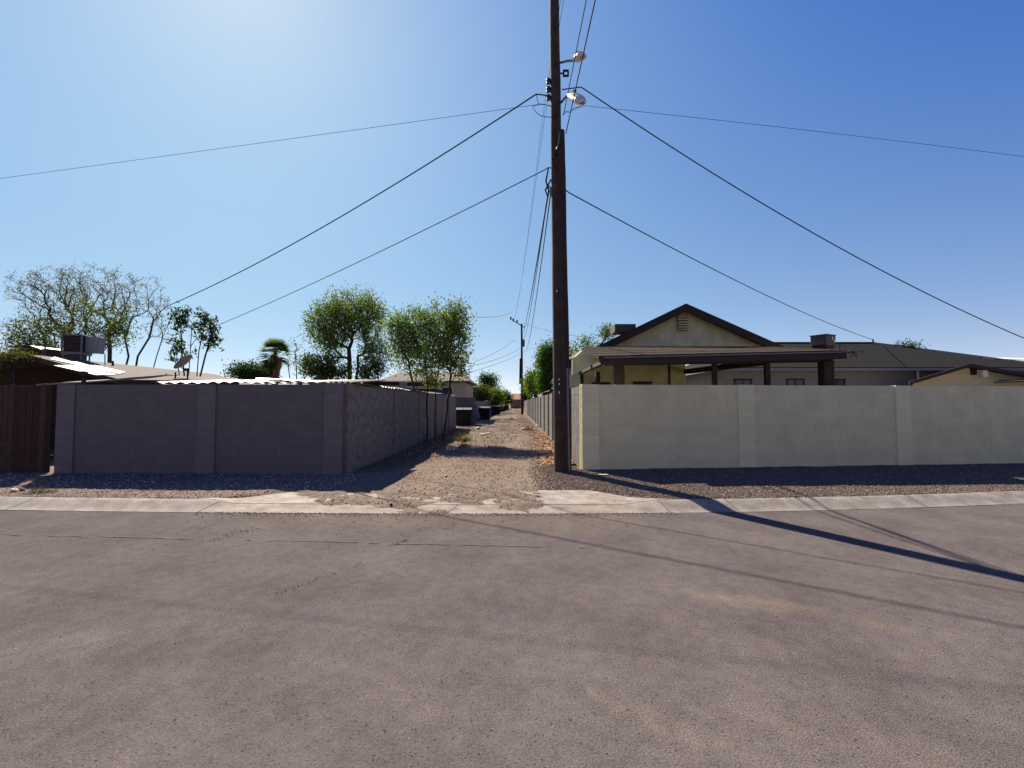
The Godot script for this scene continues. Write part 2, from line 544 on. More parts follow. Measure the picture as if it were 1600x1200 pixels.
func scatter(called: String, label: String, category: String, mesh: Mesh, mt: Material, xf: Array, cols: Array) -> MultiMeshInstance3D:
	var mm := MultiMesh.new()
	mm.transform_format = MultiMesh.TRANSFORM_3D
	mm.use_colors = true
	mm.mesh = mesh
	mm.instance_count = xf.size()
	for i in xf.size():
		mm.set_instance_transform(i, xf[i])
		mm.set_instance_color(i, cols[i])
	var o := MultiMeshInstance3D.new()
	o.multimesh = mm
	o.material_override = mt
	put(o, called, self)
	tag(o, label, category, "", "stuff")
	return o
func stone_xf(p: Vector3, s: float) -> Transform3D:
	var b := Basis.from_euler(Vector3(rng.randf_range(-0.5, 0.5), rng.randf_range(0, TAU), rng.randf_range(-0.5, 0.5)))
	return Transform3D(b.scaled(Vector3.ONE * s), p)
func stone_col() -> Color:
	var t := rng.randf()
	var k := rng.randf_range(0.7, 1.3)
	if t < 0.5: return Color(0.135, 0.105, 0.086) * k
	if t < 0.8: return Color(0.16, 0.12, 0.095) * k
	if t < 0.94: return Color(0.10, 0.085, 0.077) * k
	return Color(0.28, 0.245, 0.21) * k

func right_wall_d(x: float) -> float: return 10.63 + 0.103 * (x - 1.54)

func build_ground() -> void:
	dust = [[g2(1085, 930), g2(1290, 955), 0.16, 0.75], [g2(1250, 950), g2(1410, 985), 0.14, 0.5], [g2(930, 1090), g2(1030, 1125), 0.11, 0.7], [g2(1020, 1125), g2(1170, 1180), 0.10, 0.4],
		[g2(900, 935), g2(1060, 970), 0.14, 0.3], [g2(1060, 985), g2(1200, 1010), 0.2, 0.22], [g2(570, 1075), g2(680, 1110), 0.12, 0.22], [g2(20, 1015), g2(200, 985), 0.15, 0.2], [g2(1200, 1120), g2(1500, 1190), 0.2, 0.2], [g2(1450, 930), g2(1600, 945), 0.18, 0.2]]
	var sheet := MB.new()
	sheet.quad(Vector3(-900, -0.05, 400), Vector3(900, -0.05, 400), Vector3(900, -0.05, -1500), Vector3(-900, -0.05, -1500))
	struct("ground", sheet.mesh(), M.far_ground, "flat tan ground reaching the horizon under everything", "ground")
	# yard ground behind the walls
	var yard := MB.new()
	yard.quad(Vector3(-60, 0.06, -10.6), Vector3(60, 0.06, -10.6), Vector3(60, 0.06, -140), Vector3(-60, 0.06, -140))
	struct("yard_ground", yard.mesh(), M.far_ground, "bare tan yard soil behind the block walls", "ground")
	# road: fine grid in view, coarse beyond
	var nxs := steps(-10.0, 10.5, 0.075)
	var xs := [-80.0, -40.0, -20.0, -14.0] + nxs + [14.0, 20.0, 40.0, 80.0]
	var us := [0.0, 0.12, 0.2] + steps(0.27, 1.0, 0.0075)
	var mesh := grid(xs, us, func(_x, _u): return 0.0, func(x, u): return road_color(x, -9.0 + (kerb_d(x) + 9.012) * u))
	# turn (x, share) into (x, depth)
	var arr := mesh.surface_get_arrays(0)
	var P: PackedVector3Array = arr[Mesh.ARRAY_VERTEX]
	for i in P.size():
		var x := P[i].x
		var d := -9.0 + (kerb_d(x) + 9.012) * (-P[i].z)
		P[i] = Vector3(x, road_h(x, d), -d)
	arr[Mesh.ARRAY_VERTEX] = P
	for i in P.size(): arr[Mesh.ARRAY_NORMAL][i] = Vector3.UP
	var rm := ArrayMesh.new()
	rm.add_surface_from_arrays(Mesh.PRIMITIVE_TRIANGLES, arr)
	struct("road", rm, M.asphalt, "worn grey asphalt street with sandy dust streaks", "road")
	# seam in the asphalt, kerb with joints, apron slab
	var seam := MB.new()
	var prev := []
	for i in 121:
		var px := -40.0 + i * 8.0
		var c := gp(px, 836.0 + px * 0.022 + 1.5 * n1(px * 0.02, 3.0), 0.0)
		var w := 0.006 + 0.008 * clampf(n1(px * 0.05, 9.0) + 0.4, 0.0, 1.0)
		var a := Vector3(c.x, 0.0085, c.z + w)
		var b := Vector3(c.x, 0.0085, c.z - w)
		if prev.size() > 0 and n1(px * 0.013, 21.0) > -0.12: seam.quad(prev[0], a, b, prev[1])
		prev = [a, b]
	mat("seam", lin(0.12, 0.1, 0.098), 0.95).metallic_specular = 0.1
	struct("road_seam", seam.mesh(), M.seam, "thin dark seam running along the asphalt near the kerb", "crack")
	var kx := steps(-16.0, 18.0, 0.05)
	var kd := [0.0, 0.04, 0.1, 0.15, 0.2, 0.25, 0.3, 0.34, 0.38]
	var joints := [-4.62, -0.95, 2.32, 3.35, 6.4, 9.4, -7.6, -10.6, 12.4]
	var km := grid(kx, kd, func(x, t): return conc_h(x, t), func(x, t): return kerb_col(x, t))
	var karr := km.surface_get_arrays(0)
	var KP: PackedVector3Array = karr[Mesh.ARRAY_VERTEX]
	for i in KP.size(): KP[i].z = -kerb_d(KP[i].x) + KP[i].z
	karr[Mesh.ARRAY_VERTEX] = KP
	var km2 := ArrayMesh.new()
	km2.add_surface_from_arrays(Mesh.PRIMITIVE_TRIANGLES, karr)
	var kerb := struct("kerb", km2, M.concrete, "pale concrete rolled kerb along the far edge of the street", "kerb")
	mat("joint", lin(0.09, 0.075, 0.06), 0.95)
	for jx in joints:
		var jm := MB.new()
		var sl: float = 0.35 if jx < 0.0 else -0.2
		if absf(jx - 2.32) < 0.01: sl = -0.25
		for k in kd.size() - 1:
			var t0: float = kd[k]
			var t1: float = kd[k + 1]
			var x0: float = jx + sl * t0
			var x1: float = jx + sl * t1
			var w := 0.007
			jm.quad(Vector3(x0 - w, conc_h(x0, t0) + 0.003, -kerb_d(x0) - t0), Vector3(x0 + w, conc_h(x0, t0) + 0.003, -kerb_d(x0) - t0), Vector3(x1 + w, conc_h(x1, t1) + 0.003, -kerb_d(x1) - t1), Vector3(x1 - w, conc_h(x1, t1) + 0.003, -kerb_d(x1) - t1))
		part(kerb, "joint", jm.mesh(), M.joint)
	var ax := steps(-5.0, 2.5, 0.05)
	var au := steps(0.0, 1.0, 0.1)
	var am := grid(ax, au, func(_x, _u): return 0.0, func(x, u): return kerb_col(x, 0.4 + u))
	var aarr := am.surface_get_arrays(0)
	var AP: PackedVector3Array = aarr[Mesh.ARRAY_VERTEX]
	for i in AP.size():
		var x := AP[i].x
		var t := 0.395 + (apron_back(x) - 0.38) * (-AP[i].z)
		AP[i] = Vector3(x, conc_h(x, t) + 0.002, -kerb_d(x) - t)
	aarr[Mesh.ARRAY_VERTEX] = AP
	for i in AP.size(): aarr[Mesh.ARRAY_NORMAL][i] = Vector3.UP
	var am2 := ArrayMesh.new()
	am2.add_surface_from_arrays(Mesh.PRIMITIVE_TRIANGLES, aarr)
	struct("driveway_apron", am2, M.concrete, "pale concrete apron half buried in dirt at the alley mouth", "pavement")
	# dirt: verges and alley as one near sheet, alley beyond as another
	var gx := [-60.0, -30.0, -18.0] + steps(-12.5, 14.5, 0.07) + [18.0, 30.0, 60.0]
	var gd := steps(6.7, 12.6, 0.06)
	var lowering := func(x, d): return ground_h(x, d) if d - kerb_d(x) > -0.02 else -0.03
	struct("dirt_verge", grid(gx, gd, lowering, func(x, d): return ground_color(x, d)), M.dirt, "bare dirt and gravel verge between kerb and block walls", "dirt")
	var lx := steps(-4.7, 2.6, 0.1)
	var ld := steps(12.58, 26.0, 0.1) + steps(26.2, 60.0, 0.4) + steps(61.0, 150.0, 3.0)
	struct("alley", grid(lx, ld, func(x, d): return ground_h(x, d) + 0.05 * maxf(0.0, n1(x * 0.5, d * 0.25)) * smoothstep(12.6, 16.0, d), func(x, d): return ground_color(x, d)), M.dirt, "rutted brown dirt alley running between the block walls", "alley")

func kerb_col(x: float, t: float) -> Color:
	var s := 1.0 + 0.1 * n1(x * 0.8 + 3.0, t * 2.0) + 0.08 * n1(x * 3.0, t * 5.0)
	var c := Color(s, s, s)
	var dirty := smoothstep(0.15, 0.5, n1(x * 1.4 + 40.0, t * 3.0) + 0.35 * apron(x))
	c = c.lerp(Color(0.72, 0.62, 0.52) * s, 0.6 * dirty)
	return c

func build_gravel() -> void:
	var xa := [[], [], []]
	var ca := [[], [], []]
	var add := func(x, d, s, lift = 1.0):
		var k := rng.randi_range(0, 2)
		xa[k].append(stone_xf(Vector3(x, ground_h(x, d) + s * 0.25, -d), s))
		ca[k].append(stone_col() * lift)
	for i in 85000:                                      # verge under the pale wall
		var x := rng.randf_range(0.35, 13.6)
		var t := rng.randf()
		var d := lerpf(kerb_d(x) + apron_back(x) - 0.03, right_wall_d(maxf(x, 1.54)) + (0.5 if x < 1.5 else -0.02), t)
		if x < 1.0 and rng.randf() > (x - 0.35) / 0.65: continue
		add.call(x, d, rng.randf_range(0.007, 0.017))
	for i in 15000:                                     # alley mouth
		var x := rng.randf_range(-3.4, 1.4)
		var d := 7.0 + 7.5 * pow(rng.randf(), 1.1)
		var dens := 0.3 + 0.7 * n1(x * 0.5 + 20.0, d * 0.5) + 0.35 * smoothstep(-0.8, 1.0, x)
		if rng.randf() > dens: continue
		if d - kerb_d(x) < 1.2 and ground_h(x, d) < conc_h(x, d - kerb_d(x)) + 0.002: continue
		add.call(x, d, rng.randf_range(0.005, 0.016), 1.6)
	for i in 7000:
		var x := rng.randf_range(-3.3, 1.5)
		var d := rng.randf_range(13.0, 45.0)
		add.call(x, d, rng.randf_range(0.01, 0.035) * (1.0 + maxf(0.0, d - 20.0) * 0.02), 2.0)
	for i in 5200:
		var x := rng.randf_range(-12.0, -3.0)
		var d := kerb_d(x) + 0.39 + 3.2 * pow(rng.randf(), 2.0)
		if d > 10.0 or (x > -4.9 and d - kerb_d(x) < apron_back(x)): continue
		add.call(x, d, rng.randf_range(0.006, 0.018), 2.6)
	for k in 3:
		scatter("gravel", ["loose brown gravel over verge and alley mouth", "loose grey gravel mixed into the brown verge gravel", "loose flat pebbles scattered along verge and alley"][k], "gravel", stone_mesh(20 + k), M.stone, xa[k], ca[k])
	# grit washed on to the asphalt and clods along tyre tracks
	var xf := []
	var cs := []
	for i in 1500:
		var x := rng.randf_range(-4.6, 2.4)
		var d := kerb_d(x) + 0.02 - 0.10 * absf(rng.randfn()) * (1.0 if rng.randf() < 0.8 else 6.0)
		if d < 2.2: continue
		var s := rng.randf_range(0.004, 0.011)
		xf.append(stone_xf(Vector3(x, 0.006 + s * 0.2, -d), s)); cs.append(stone_col() * 1.6)
	for q in [[330, 846, 405, 826, 70], [345, 838, 400, 824, 40], [610, 853, 640, 843, 50], [428, 930, 565, 880, 50], [555, 796, 640, 800, 120], [300, 832, 330, 822, 14]]:
		for i in int(q[4]):
			var u := rng.randf()
			var p := gp(lerpf(q[0], q[2], u) + rng.randfn(0.0, 3.0), lerpf(q[1], q[3], u) + rng.randfn(0.0, 1.2), 0.0)
			var s := rng.randf_range(0.003, 0.009)
			xf.append(stone_xf(Vector3(p.x, 0.006 + s * 0.2, p.z), s))
			cs.append(Color(0.2, 0.15, 0.11) * rng.randf_range(0.6, 1.2))
	for i in 500:
		var p := Vector3(rng.randf_range(-6.0, 7.0), 0.0, -rng.randf_range(1.8, 6.8))
		var s := rng.randf_range(0.002, 0.006)
		xf.append(stone_xf(Vector3(p.x, 0.006 + s * 0.2, p.z), s)); cs.append(stone_col() * (1.0 if rng.randf() < 0.6 else 1.7))
	scatter("grit", "brown grit and clods tracked from the alley on to asphalt", "grit", stone_mesh(31), M.stone, xf, cs)

func leaf_litter() -> void:
	var q := MB.new()
	q.tri(Vector3(-0.5, 0, 0), Vector3(0, 0.06, 0.28), Vector3(0.5, 0.1, 0)); q.tri(Vector3(-0.5, 0, 0), Vector3(0.5, 0.1, 0), Vector3(0, 0.04, -0.28))
	var xf := []
	var cs := []
	for i in 6500:
		var d := 11.3 + 13.0 * rng.randf() * rng.randf()
		var x := 1.5 - 0.95 * rng.randf() * rng.randf()
		if i % 5 == 0:
			x = rng.randf_range(-3.2, -2.2); d = rng.randf_range(13.0, 27.0)
		var b := Basis.from_euler(Vector3(rng.randf_range(-0.5, 0.5), rng.randf_range(0, TAU), rng.randf_range(-0.5, 0.5))).scaled(Vector3.ONE * rng.randf_range(0.04, 0.1))
		xf.append(Transform3D(b, Vector3(x, ground_h(x, d) + rng.randf_range(0.015, 0.05), -d)))
		var k := rng.randf_range(0.6, 1.3)
		var t := rng.randf()
		cs.append((Color(0.36, 0.165, 0.065) if t < 0.55 else (Color(0.22, 0.11, 0.05) if t < 0.85 else Color(0.36, 0.25, 0.15))) * k)
	scatter("leaf_litter", "orange brown fallen leaves drifted along the alley wall", "leaves", q.mesh(), M.dry_leaf, xf, cs)

# ------------------------------------------------------------------ block walls
var block_cache := {}
func block_mesh(w: float, h: float, t: float) -> Mesh:
	var key := "%.2f %.3f %.2f" % [w, h, t]
	if not block_cache.has(key):
		var m := MB.new()
		m.box(Vector3.ZERO, Vector3(w, h, t), Basis(), 0.006)
		block_cache[key] = m.mesh()
	return block_cache[key]
# A to B along the foot; the front face is on the viewer's side of the line (left-hand side turned by 90 degrees)
func block_wall(called: String, label: String, A: Vector3, B: Vector3, rows: int, kind: String, pil: Array, pil_out: float, first: float, most: int, far := 1e9, group := "") -> Node3D:
	var dir := B - A
	dir.y = 0
	var L := dir.length()
	var w := thing(called, label, "wall", A, atan2(-dir.z, dir.x), group)
	var T := 0.15
	var bh := 0.19
	var H := rows * bh
	var core := MB.new()
	core.box(Vector3(L / 2, H / 2 - 0.002, 0), Vector3(L - 0.004, H - 0.004, T - 0.008))
	part(w, "mortar", core.mesh(), M["block_%s_1" % kind])
	var n_parts := 0
	var rest := MB.new()
	var list := []
	for r in rows:
		var x := -0.2 if r % 2 == 1 else 0.0
		while x < L:
			var x0 := maxf(x, 0.0)
			var x1 := minf(x + 0.4, L)
			x += 0.4
			if x1 - x0 < 0.06: continue
			var inside := false
			for p in pil:
				if x0 > p - 0.17 and x1 < p + 0.17: inside = true
			if not inside: list.append([x0, x1, r])
	list.sort_custom(func(a, b): return a[0] < b[0])
	for q in list:
		var cx: float = (q[0] + q[1]) / 2
		var bw: float = q[1] - q[0] - 0.009
		var pos := Vector3(cx, q[2] * bh + bh / 2, rng.randf_range(-0.0008, 0.0008))
		if q[0] >= first and n_parts < most and q[0] < far:
			part(w, "block", block_mesh(bw, bh - 0.009, T), M["block_%s_%d" % [kind, rng.randi_range(0, 3)]], pos)
			n_parts += 1
		else:
			rest.box(pos, Vector3(bw, bh - 0.009, T))
	if rest.v.size() > 0:
		var o := part(w, "far_blocks", rest.mesh(), M["block_%s_0" % kind])
		o.set_meta("kind", "stuff")
	for p in pil:
		var pm := MB.new()
		pm.box(Vector3(0, H / 2, 0), Vector3(0.39, H - 0.002, T + pil_out * 2 - 0.008))
		var po := part(w, "pilaster", pm.mesh(), M["block_%s_0" % kind], Vector3(p, 0.004, 0))
		for r in rows:
			part(po, "block", block_mesh(0.396, bh - 0.007, T + pil_out * 2), M[("pilaster_%s_%d" if kind in ["dark", "cream"] else "block_%s_%d") % [kind, rng.randi_range(0, 3)]], Vector3(0, r * bh + bh / 2 - 0.002, 0))
	return w

func alley_x(x0: float, d: float) -> float: return x0 + 0.008 * (d - 10.0)

func build_walls() -> void:
	var y := 0.10
	var cl := Vector3(-3.53, y, -10.0)
	block_wall("block_wall", "dark grey painted block wall facing the street between plank fence and alley", Vector3(-9.72, y, -10.22), cl, 10, "dark", [0.2, 3.28, 5.99], 0.035, 0.0, 299)
	block_wall("block_wall", "bare grey block wall of the alley under corrugated metal sheets", Vector3(-3.53, y, -10.02), Vector3(alley_x(-3.53, 27.8), y, -27.8), 10, "grey", [3.9, 7.4, 11.2, 15.0, 17.6], 0.035, 0.0, 300)
	block_wall("block_wall", "dark block wall standing across a bin recess in the alley", Vector3(-5.4, y, -32.5), Vector3(-2.52, y, -32.5), 10, "dark", [], 0.02, 0.0, 200)
	block_wall("block_wall", "far grey block wall of the alley behind the black bins", Vector3(-3.3, y, -40.0), Vector3(-2.6, y, -110.0), 9, "grey", [], 0.03, 0.0, 60)
	# pale wall: corner at (1.54, 10.63)
	var cr := Vector3(1.54, y + 0.02, -10.63)
	var er := Vector3(19.0, y + 0.02, -right_wall_d(19.0))
	block_wall("block_wall", "pale cream painted block wall along the gravel verge", cr, er, 10, "cream", [0.2, 3.87, 7.85, 11.7, 15.4], 0.035, 0.0, 299)
	block_wall("block_wall", "sunlit grey block wall along the alley behind the utility pole", Vector3(1.64, y, -10.86), Vector3(alley_x(1.64, 95.0), y, -95.0), 10, "pale", [2.0, 5.2, 8.0, 10.6, 13.7, 17.1, 20.5, 24, 27.5, 31, 35, 39, 43, 47], 0.05, 9.4, 290)

func build_fence() -> void:
	var f := thing("plank_fence", "weathered brown plank fence beside the dark grey wall", "fence", Vector3(-9.93, 0.08, -10.24))
	var x := 0.0
	while x > -4.6:
		var w := rng.randf_range(0.11, 0.16)
		var h := 1.91 + rng.randf_range(-0.015, 0.02)
		var m := MB.new()
		m.box(Vector3(0, h / 2, 0), Vector3(w - 0.008, h, 0.02), Basis(), 0.003)
		var p := part(f, "plank", m.mesh(), M["plank_%d" % rng.randi_range(0, 3)], Vector3(x - w / 2, 0, rng.randf_range(-0.006, 0.006)))
		p.rotation.z = rng.randf_range(-0.006, 0.006)
		x -= w
	for h in [0.35, 1.05, 1.75]:
		var m := MB.new()
		m.box(Vector3(-2.3, h, -0.05), Vector3(4.6, 0.09, 0.04))
		part(f, "rail", m.mesh(), M.plank_1)

# ------------------------------------------------------------------ pole and wires
func wood_pole(parent: Node, called: String, a: Vector3, b: Vector3, r0: float, r1: float, mt: Material, sd: float) -> MeshInstance3D:
	var ps := PackedVector3Array()
	var rs := PackedFloat32Array()
	for i in 41:
		var t := i / 40.0
		ps.append(a.lerp(b, t) + Vector3(0.012 * n1(t * 3.0 + sd, 0.0), 0, 0.012 * n1(t * 3.0, sd)))
		rs.append(lerpf(r0, r1, t) * (1.0 + 0.03 * n1(t * 8.0, sd + 5.0)))
	var m := MB.new()
	m.tube(ps, rs, 18)
	return part(parent, called, m.mesh(), mt)
func cobra_lamp(root: Vector3, head: Vector3, tip: Vector3, scale: float, label: String) -> void:
	var t := thing("street_lamp", label, "street lamp", root)
	var arm := MB.new()
	var mid := root.lerp(head, 0.6) + Vector3(0, 0.02, 0)
	arm.tube(PackedVector3Array([root - root, mid - root, head - root]), PackedFloat32Array([0.025, 0.025, 0.025]), 8)
	part(t, "arm", arm.mesh(), M.galv)
	var ax := (tip - head)
	var ln := ax.length()
	ax /= ln
	var sd := ax.cross(Vector3.UP).normalized()
	var up := sd.cross(ax)
	var sh := MB.new()
	var rings := []
	var prof := [[0.0, 0.05, 0.05], [0.08, 0.075, 0.07], [0.3, 0.11, 0.095], [0.55, 0.14, 0.11], [0.8, 0.13, 0.1], [0.95, 0.08, 0.06], [1.0, 0.02, 0.015]]
	for q in prof:
		var ring := []
		for k in 14:
			var a := TAU * k / 14
			var yy: float = sin(a) * q[2] * scale * (1.0 if sin(a) > 0 else 0.45)
			ring.append(head - root + ax * ln * q[0] + sd * cos(a) * q[1] * scale + up * yy)
		rings.append(ring)
	for i in rings.size() - 1:
		for k in 14:
			var j := (k + 1) % 14
			sh.quad(rings[i][k], rings[i + 1][k], rings[i + 1][j], rings[i][j])
	for k in range(1, 13): sh.tri(rings[0][0], rings[0][k], rings[0][k + 1])
	part(t, "housing", sh.mesh(), M.lamp_shell)
	var ls := MB.new()
	var lens := []
	for i in range(2, 6):
		var ring := []
		for k in 9:
			var a := PI + PI * k / 8
			ring.append(head - root + ax * ln * float(prof[i][0]) + sd * cos(a) * float(prof[i][1]) * 0.86 * scale + up * (sin(a) * float(prof[i][2]) * 0.75 * scale - 0.003))
		lens.append(ring)
	for i in lens.size() - 1:
		for k in 8: ls.quad(lens[i][k], lens[i][k + 1], lens[i + 1][k + 1], lens[i + 1][k])
	part(t, "lens", ls.mesh(), M.lamp_glass)
	var cell := MB.new()
	cell.lathe(head - root + ax * ln * 0.35 + up * 0.09 * scale, [Vector2(0.035, 0), Vector2(0.035, 0.05), Vector2(0.0, 0.06)], 10)
	part(t, "photocell", cell.mesh(), M.porcelain)
func wire(label: String, pts: Array, r: float, group := "") -> MeshInstance3D:
	var ps := PackedVector3Array()
	var rs := PackedFloat32Array()
	for p in pts:
		ps.append(p); rs.append(r)
	var m := MB.new()
	m.tube(ps, rs, 6)
	return one("wire", m, M.cable, label, "wire", group)
func span(a: Vector3, b: Vector3, sag: float, k := 28) -> Array:
	var out := []
	for i in k + 1:
		var t := float(i) / k
		out.append(a.lerp(b, t) - Vector3(0, sag * 4.0 * t * (1.0 - t), 0))
	return out

func build_pole() -> void:
	var D := 10.35
	var t := thing("utility_pole", "tall weathered brown wooden utility pole at the alley corner with a shorter stub lashed on", "utility pole", Vector3.ZERO)
	var foot := Vector3(1.065, -0.3, -D)
	var top := at(867.5, 0, D) + Vector3(-0.04, 1.6, 0)
	wood_pole(t, "main_pole", foot, top, 0.155, 0.098, M.pole_wood, 2.0)
	var sf := gp(884.5, 735, VERGE) + Vector3(0, -0.3, 0)
	var st := at(876.0, 205, D - 0.12)
	wood_pole(t, "stub_pole", sf, st, 0.125, 0.09, M.stub_wood, 7.0)
	var con := MB.new()
	con.rod(at(889.5, 736, D - 0.27), at(886.5, 575, D - 0.25), 0.018, 8)
	part(t, "conduit", con.mesh(), M.galv)
	var con2 := MB.new()
	con2.tube(PackedVector3Array([at(875, 205, D - 0.24), at(873, 222, D - 0.25), at(869.5, 233, D - 0.2)]), PackedFloat32Array([0.012, 0.012, 0.012]), 6)
	part(t, "ground_wire", con2.mesh(), M.galv)
	for q in [[873.5, 593], [873.6, 600], [873.8, 613], [870, 455]]:
		var nm := MB.new()
		var p := at(q[0], q[1], D - 0.165)
		nm.box(p, Vector3(0.022, 0.04, 0.02))
		part(t, "tag", nm.mesh(), M.white_paint)
	for q in [[868, 240], [864, 248], [866, 262], [875, 300]]:
		var bm := MB.new()
		bm.rod(at(q[0], q[1], D - 0.05), at(q[0], q[1], D - 0.19), 0.025, 8)
		part(t, "bolt", bm.mesh(), M.black)
	# spool rack
	var rack := MB.new()
	rack.bar(at(861.5, 118, D), at(862, 160, D), 0.03, 0.05)
	var ro := part(t, "insulator_rack", rack.mesh(), M.black)
	for yy in [127, 140, 152.5]:
		var sp := MB.new()
		var c := at(857, yy, D)
		sp.lathe(c - Vector3(0, 0.05, 0), [Vector2(0.0, 0), Vector2(0.05, 0), Vector2(0.05, 0.03), Vector2(0.03, 0.05), Vector2(0.05, 0.07), Vector2(0.05, 0.1), Vector2(0, 0.1)], 10)
		sp.bar(c, c + Vector3(0.09, 0, 0), 0.02, 0.02)
		part(ro, "insulator", sp.mesh(), M.porcelain)
	var cl := MB.new()
	var cc := at(884, 114.5, D)
	for q in [[Vector3(-0.05, 0.06, 0), Vector3(0.05, 0.06, 0)], [Vector3(-0.05, -0.06, 0), Vector3(0.05, -0.06, 0)], [Vector3(0.05, -0.075, 0), Vector3(0.05, 0.075, 0)], [Vector3(-0.05, -0.075, 0), Vector3(-0.05, 0.075, 0)]]:
		cl.bar(cc + q[0], cc + q[1], 0.04, 0.03)
	cl.bar(cc + Vector3(-0.16, 0, 0), cc + Vector3(-0.04, 0, 0), 0.03, 0.02)
	part(t, "clevis", cl.mesh(), M.black)
	cobra_lamp(at(877, 160, D), at(888.5, 149, D - 0.5), at(911.5, 160, D - 1.15), 1.0, "street lamp with pale cobra head on the pole below the other lamp")
	cobra_lamp(at(876, 98, D), at(897, 95, D - 0.5), at(912, 86, D - 0.95), 0.85, "small pale street lamp mounted above the cobra head lamp on the pole")
	# service drops and lines
	var pl := at(862, 165, D)
	wire("thin service wire from the pole to the far side of the dark walled house", [pl] + span(at(843, 163, D), at(-420, 335, 15.0), 0.02), 0.005)
	wire("service drop from pole rack to the roof of the dark walled house", [at(860, 150, D)] + span(at(838, 147, D), at(262, 478, 18.5), 0.32), 0.016)
	wire("cable from the pole's cable clamps over the dark wall to a tree", [at(862, 262, D), at(856, 262, D)] + span(at(852, 265, D), at(338, 509, 21.0), 0.12), 0.012)
	wire("twisted service drop from pole down over the pale wall", [at(878, 140, D)] + span(at(908, 136, D - 0.1), at(1720, 575, 13.5), 0.55), 0.014)
	wire("thin service wire from below the cobra head lamp over the pale wall", [at(880, 178, D)] + span(at(912, 165, D), at(2000, 300, 14.0), -0.1), 0.005)
	wire("cable from the stub pole to a mast on the grey roof", [at(884, 297, D - 0.1)] + span(at(889, 301, D - 0.1), at(1365, 531, 26.6), 0.28), 0.013)
	for q in [[884, 209, 930, 0, 7.0, 0.011, "thicker line from the stub pole top across the street"], [880.5, 180, 916, 0, 7.2, 0.009, "thinner line across the street passing the two street lamps"]]:
		var a := at(q[0], q[1], D - 0.05)
		var b := at(q[2], q[3], q[4])
		wire(q[6], span(a, a + (b - a) * 9.0, 0.0), q[5], "lines across the street from the pole")
	# loops
	wire("short jumper loop between rack and service drops beside pole", [at(843, 163, D), at(832, 166, D), at(838, 176, D), at(845, 181, D), at(855, 183, D - 0.1), at(866, 183, D - 0.12)], 0.008)
	wire("short jumper from spool rack to service drop splice", [at(838, 147, D), at(840, 158, D), at(841, 162, D), at(850, 163, D), at(860, 166, D)], 0.007)
	wire("short jumper looping under the cobra head lamp", [at(912, 165, D), at(897, 169, D), at(890, 176, D), at(884, 173, D), at(879, 179, D)], 0.007)
	# lines along the alley to the next pole
	var P2 := 60.8
	for q in [[857, 300, 817, 520, 0.5, 0.02, "thick taut communication cable between the two utility poles"], [858, 290, 817, 530, 1.0, 0.014, "thin communication cable hung beside the thick one between poles"], [860, 305, 818, 545, 1.6, 0.014, "lowest slack communication cable between the two utility poles"]]:
		wire(q[6], span(at(q[0], q[1], D), at(q[2], q[3], P2), q[4], 40), q[5], "cables along the alley")
	for k in 2:
		var a := at(890 - k * 5, -60, 12.0)
		var m2 := at(850 - k * 3, 190, 18.0)
		var e := at(803 + k, 500, P2)
		wire("thin high power line along the alley", span(a, m2, 0.0, 6) + span(m2, e, 0.9, 40).slice(1), 0.007, "thin high lines along the alley")
	var loops := MB.new()
	for q in [[857, 262, 853, 283, 858, 300], [861, 280, 852, 297, 856, 308]]:
		loops.tube(PackedVector3Array([at(q[0], q[1], D), at(q[2], q[3], D), at(q[4], q[5], D)]), PackedFloat32Array([0.016, 0.02, 0.016]), 6)
	part(t, "cable_loop", loops.mesh(), M.cable)
	var cl2 := MB.new()
	cl2.box(at(860.5, 298, D - 0.02), Vector3(0.05, 0.16, 0.05))
	part(t, "splice_clamp", cl2.mesh(), M.galv)
	# pole 2
	var p2 := thing("utility_pole", "dark wooden utility pole standing far along the alley", "utility pole", Vector3.ZERO)
	var f2 := gp(816, 648, VERGE)
	wood_pole(p2, "main_pole", f2 - Vector3(0, 0.3, 0), at(815, 506, -f2.z), 0.17, 0.12, M.stub_wood, 4.0)
	var tr := MB.new()
	tr.lathe(at(817, 541, -f2.z) + Vector3(0, -0.05, 0), [Vector2(0, 0), Vector2(0.24, 0), Vector2(0.24, 0.85), Vector2(0.18, 0.92), Vector2(0, 0.92)], 14)
	part(p2, "transformer", tr.mesh(), M.unit_brown)
	var ca := MB.new()
	ca.bar(at(797, 498, -f2.z), at(820, 512, -f2.z), 0.1, 0.1)
	part(p2, "crossarm", ca.mesh(), M.stub_wood)
	for q in [[798, 494], [802, 497], [808, 499]]:
		var im := MB.new()
		im.lathe(at(q[0], q[1] + 5, -f2.z), [Vector2(0.06, 0), Vector2(0.12, 0.2), Vector2(0.05, 0.4), Vector2(0, 0.45)], 8)
		part(p2, "insulator", im.mesh(), M.porcelain)
	var rs := MB.new()
	rs.rod(at(813, 560, -f2.z), at(813, 600, -f2.z), 0.1, 8, 0.16)
	part(p2, "riser", rs.mesh(), M.black)
	for q in [[742, 495, 800, 488, 40.0, "thin wire from far pole crossarm to the top of the alley tree"], [735, 572, 812, 545, 40.0, "thin wire from the far pole transformer to the alley tree"], [740, 566, 804, 531, 45.0, "thin wire from far pole crossing behind the alley tree crown"], [925, 528, 818, 505, 40.0, "thin wire from the far pole top to the cream gabled house"], [700, 590, 813, 553, 40.0, "lowest thin wire from far pole to the pale house"]]:
		wire(q[5], span(at(q[0], q[1], q[4]), at(q[2], q[3], -f2.z), 0.25), 0.018, "wires at the far pole")

